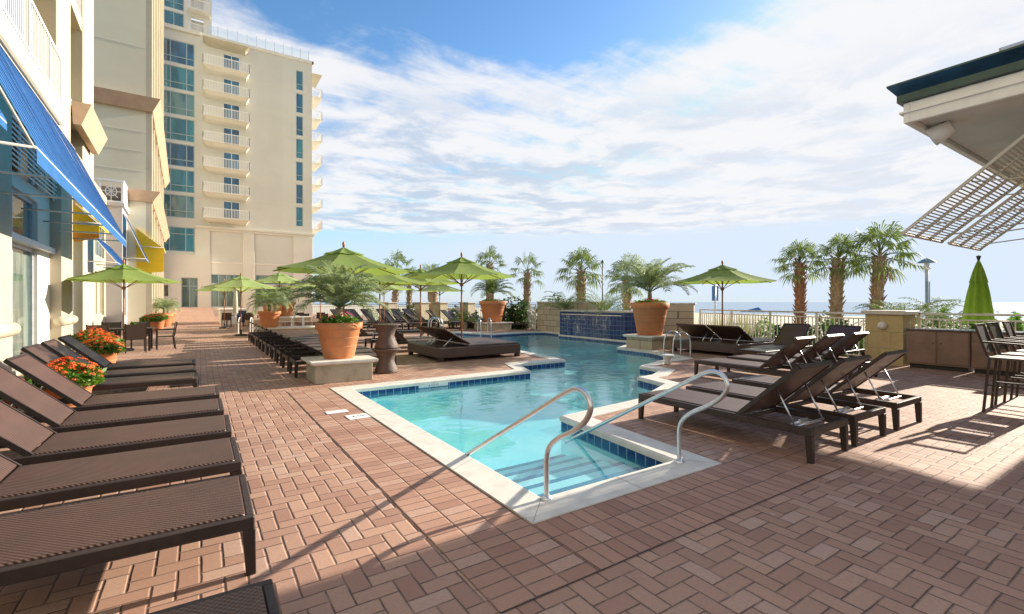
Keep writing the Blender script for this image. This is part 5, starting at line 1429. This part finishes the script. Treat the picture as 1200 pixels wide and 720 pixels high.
for x in (-.75, .75):
    for y in (-.42, .42):
        mb = MB(); mb.box(x - .03, y - .03, 0, x + .03, y + .03, .70); mb.build('leg', M['espresso'], t)
t = thing('flower_vase', 'small yellowish green plant on the dining table', 'vase', (tx + .3, ty, .742)); mb = MB(); mb.lathe([(.001, 0), (.05, 0), (.06, .06), (.05, .12)], (0, 0, 0), 14); mb.build('vase', M['leaf_yel'], t)
flowers(t, .1, .09, rg, 10, M['yellow'], 60, .02, .1)
dchair('dining chair with its back to the camera, right of the table front', (tx + .42, ty - .78, 0), R(180 + 8))
dchair('dining chair left of the table front', (tx - .42, ty - .82, 0), R(180 - 5))
dchair('dining chair on the walkway end of the table', (tx + 1.15, ty + .05, 0), R(-90 + 6))
dchair('dining chair on the far right side of the table', (tx + .42, ty + .82, 0), R(4))
dchair('dining chair on the far left side of the table', (tx - .42, ty + .82, 0), R(-6))
t = thing('dining_table', 'dark dining table in the far seating area left of the lounger row planter', 'table', (2.2, 36.5, 0))
mb = MB(); mb.box(-.85, -.5, .70, .85, .5, .74); mb.build('tabletop', M['espresso'], t)
for x in (-.75, .75): mb = MB(); mb.box(x - .03, -.4, 0, x + .03, .4, .70); mb.build('leg', M['espresso'], t)
for i, (x, y, rz) in enumerate(((1.4, 35.6, 180), (2.6, 35.5, 180), (3.5, 36.5, -90), (5.5, 34.0, 170), (6.6, 33.4, 190), (5.2, 30.8, 180), (6.2, 29.9, 160))):
    dchair(['left chair at the near side of the far table', 'right chair at the near side of the far table', 'chair at the end of the far table', 'dark chair behind the rear planters', 'dark chair right of the rear planters', 'dark chair beside the rear terracotta pot', 'dark chair in front of the far umbrella pole'][i], (x, y, 0), R(rz))

# raised spa with tiled corner
t = thing('raised_spa', 'low pale stone raised spa with a blue tiled side at the end of the walkway', 'spa', (1.2, 39.5, 0))
mb = MB(); mb.box(0, 0, 0, 1.6, 5, 1.0); mb.build('body', M['tower_lt'], t); mb = MB(); mb.box(-.06, -.06, 1.0, 1.66, 5.06, 1.08); mb.build('cap', M['coping'], t)
mb = MB(); mb.box(1.0, -.02, .1, 1.58, -.002, .95); mb.build('tile_panel', M['tile_w'], t)
# posts
t = thing('folded_parasol', 'folded cream parasol standing left of the lounger row planter', 'umbrella', (1.55, 29.0, 0)); mb = MB(); mb.lathe([(.12, 1.0), (.11, 1.6), (.07, 2.2), (.02, 2.5)], (0, 0, 0), 16); mb.build('canopy', M['cream2'], t); mb = MB(); mb.tube([(0, 0, 0), (0, 0, 2.55)], .025, 8); mb.build('pole', M['white'], t)

# lamp post and banner post beyond the fence
t = thing('lamp_post', 'lamp post with a slate coloured banner behind the right fence', 'street lamp', pix(1086, 22, -1.2))
mb = MB(); mb.tube([(0, 0, 0), (0, 0, 4.35)], .07, 10); mb.build('pole', M['alu'], t)
mb = MB(); mb.box(-.16, -.06, 2.6, .22, -.0, 3.75); mb.build('banner', M['slate'], t)
mb = MB(); mb.lathe([(.08, 4.3), (.16, 4.36), (.10, 4.42), (.10, 4.62)], (0, 0, 0), 16); mb.build('lantern', M['alu'], t)
mb = MB(); mb.lathe([(.36, 4.62), (.28, 4.70), (.12, 4.80), (.02, 4.84)], (0, 0, 0), 20); mb.build('shade', M['slate'], t)
t = thing('banner_post', 'post with two blue banners under the right umbrella', 'banner post', pix(838, 45, -1.2))
mb = MB(); mb.tube([(0, 0, 0), (0, 0, 4.6)], .09, 10); mb.build('pole', M['alu'], t)
for s in (-1, 1): mb = MB(); mb.box(s * .12, -.02, 2.9, s * .48, .02, 4.3); mb.build('banner', M['banner'], t)
t = thing('lamp_post', 'thin dark lamp post behind the fountain', 'street lamp', pix(706, 40, -1.2)); mb = MB(); mb.tube([(0, 0, 0), (0, 0, 6.2)], .05, 8); mb.build('pole', M['dark'], t); mb = MB(); mb.lathe([(.18, 6.1), (.12, 6.25), (.02, 6.35)], (0, 0, 0), 12); mb.build('lantern', M['dark'], t)
t = thing('beach_canopy', 'small blue beach canopy far behind the right fence', 'beach canopy', pix(889, 62, -1.2)); mb = MB(); mb.add([(-1.6, -1.6, 1.5), (1.6, -1.6, 1.5), (1.6, 1.6, 1.5), (-1.6, 1.6, 1.5), (0, 0, 2.1)], [(0, 1, 4), (1, 2, 4), (2, 3, 4), (3, 0, 4)]); mb.build('canvas', M['banner'], t, solid=.03)
for x in (-1.5, 1.5):
    for y in (-1.5, 1.5): mb = MB(); mb.tube([(x, y, 0), (x, y, 1.52)], .03, 6); mb.build('leg', M['white'], t)
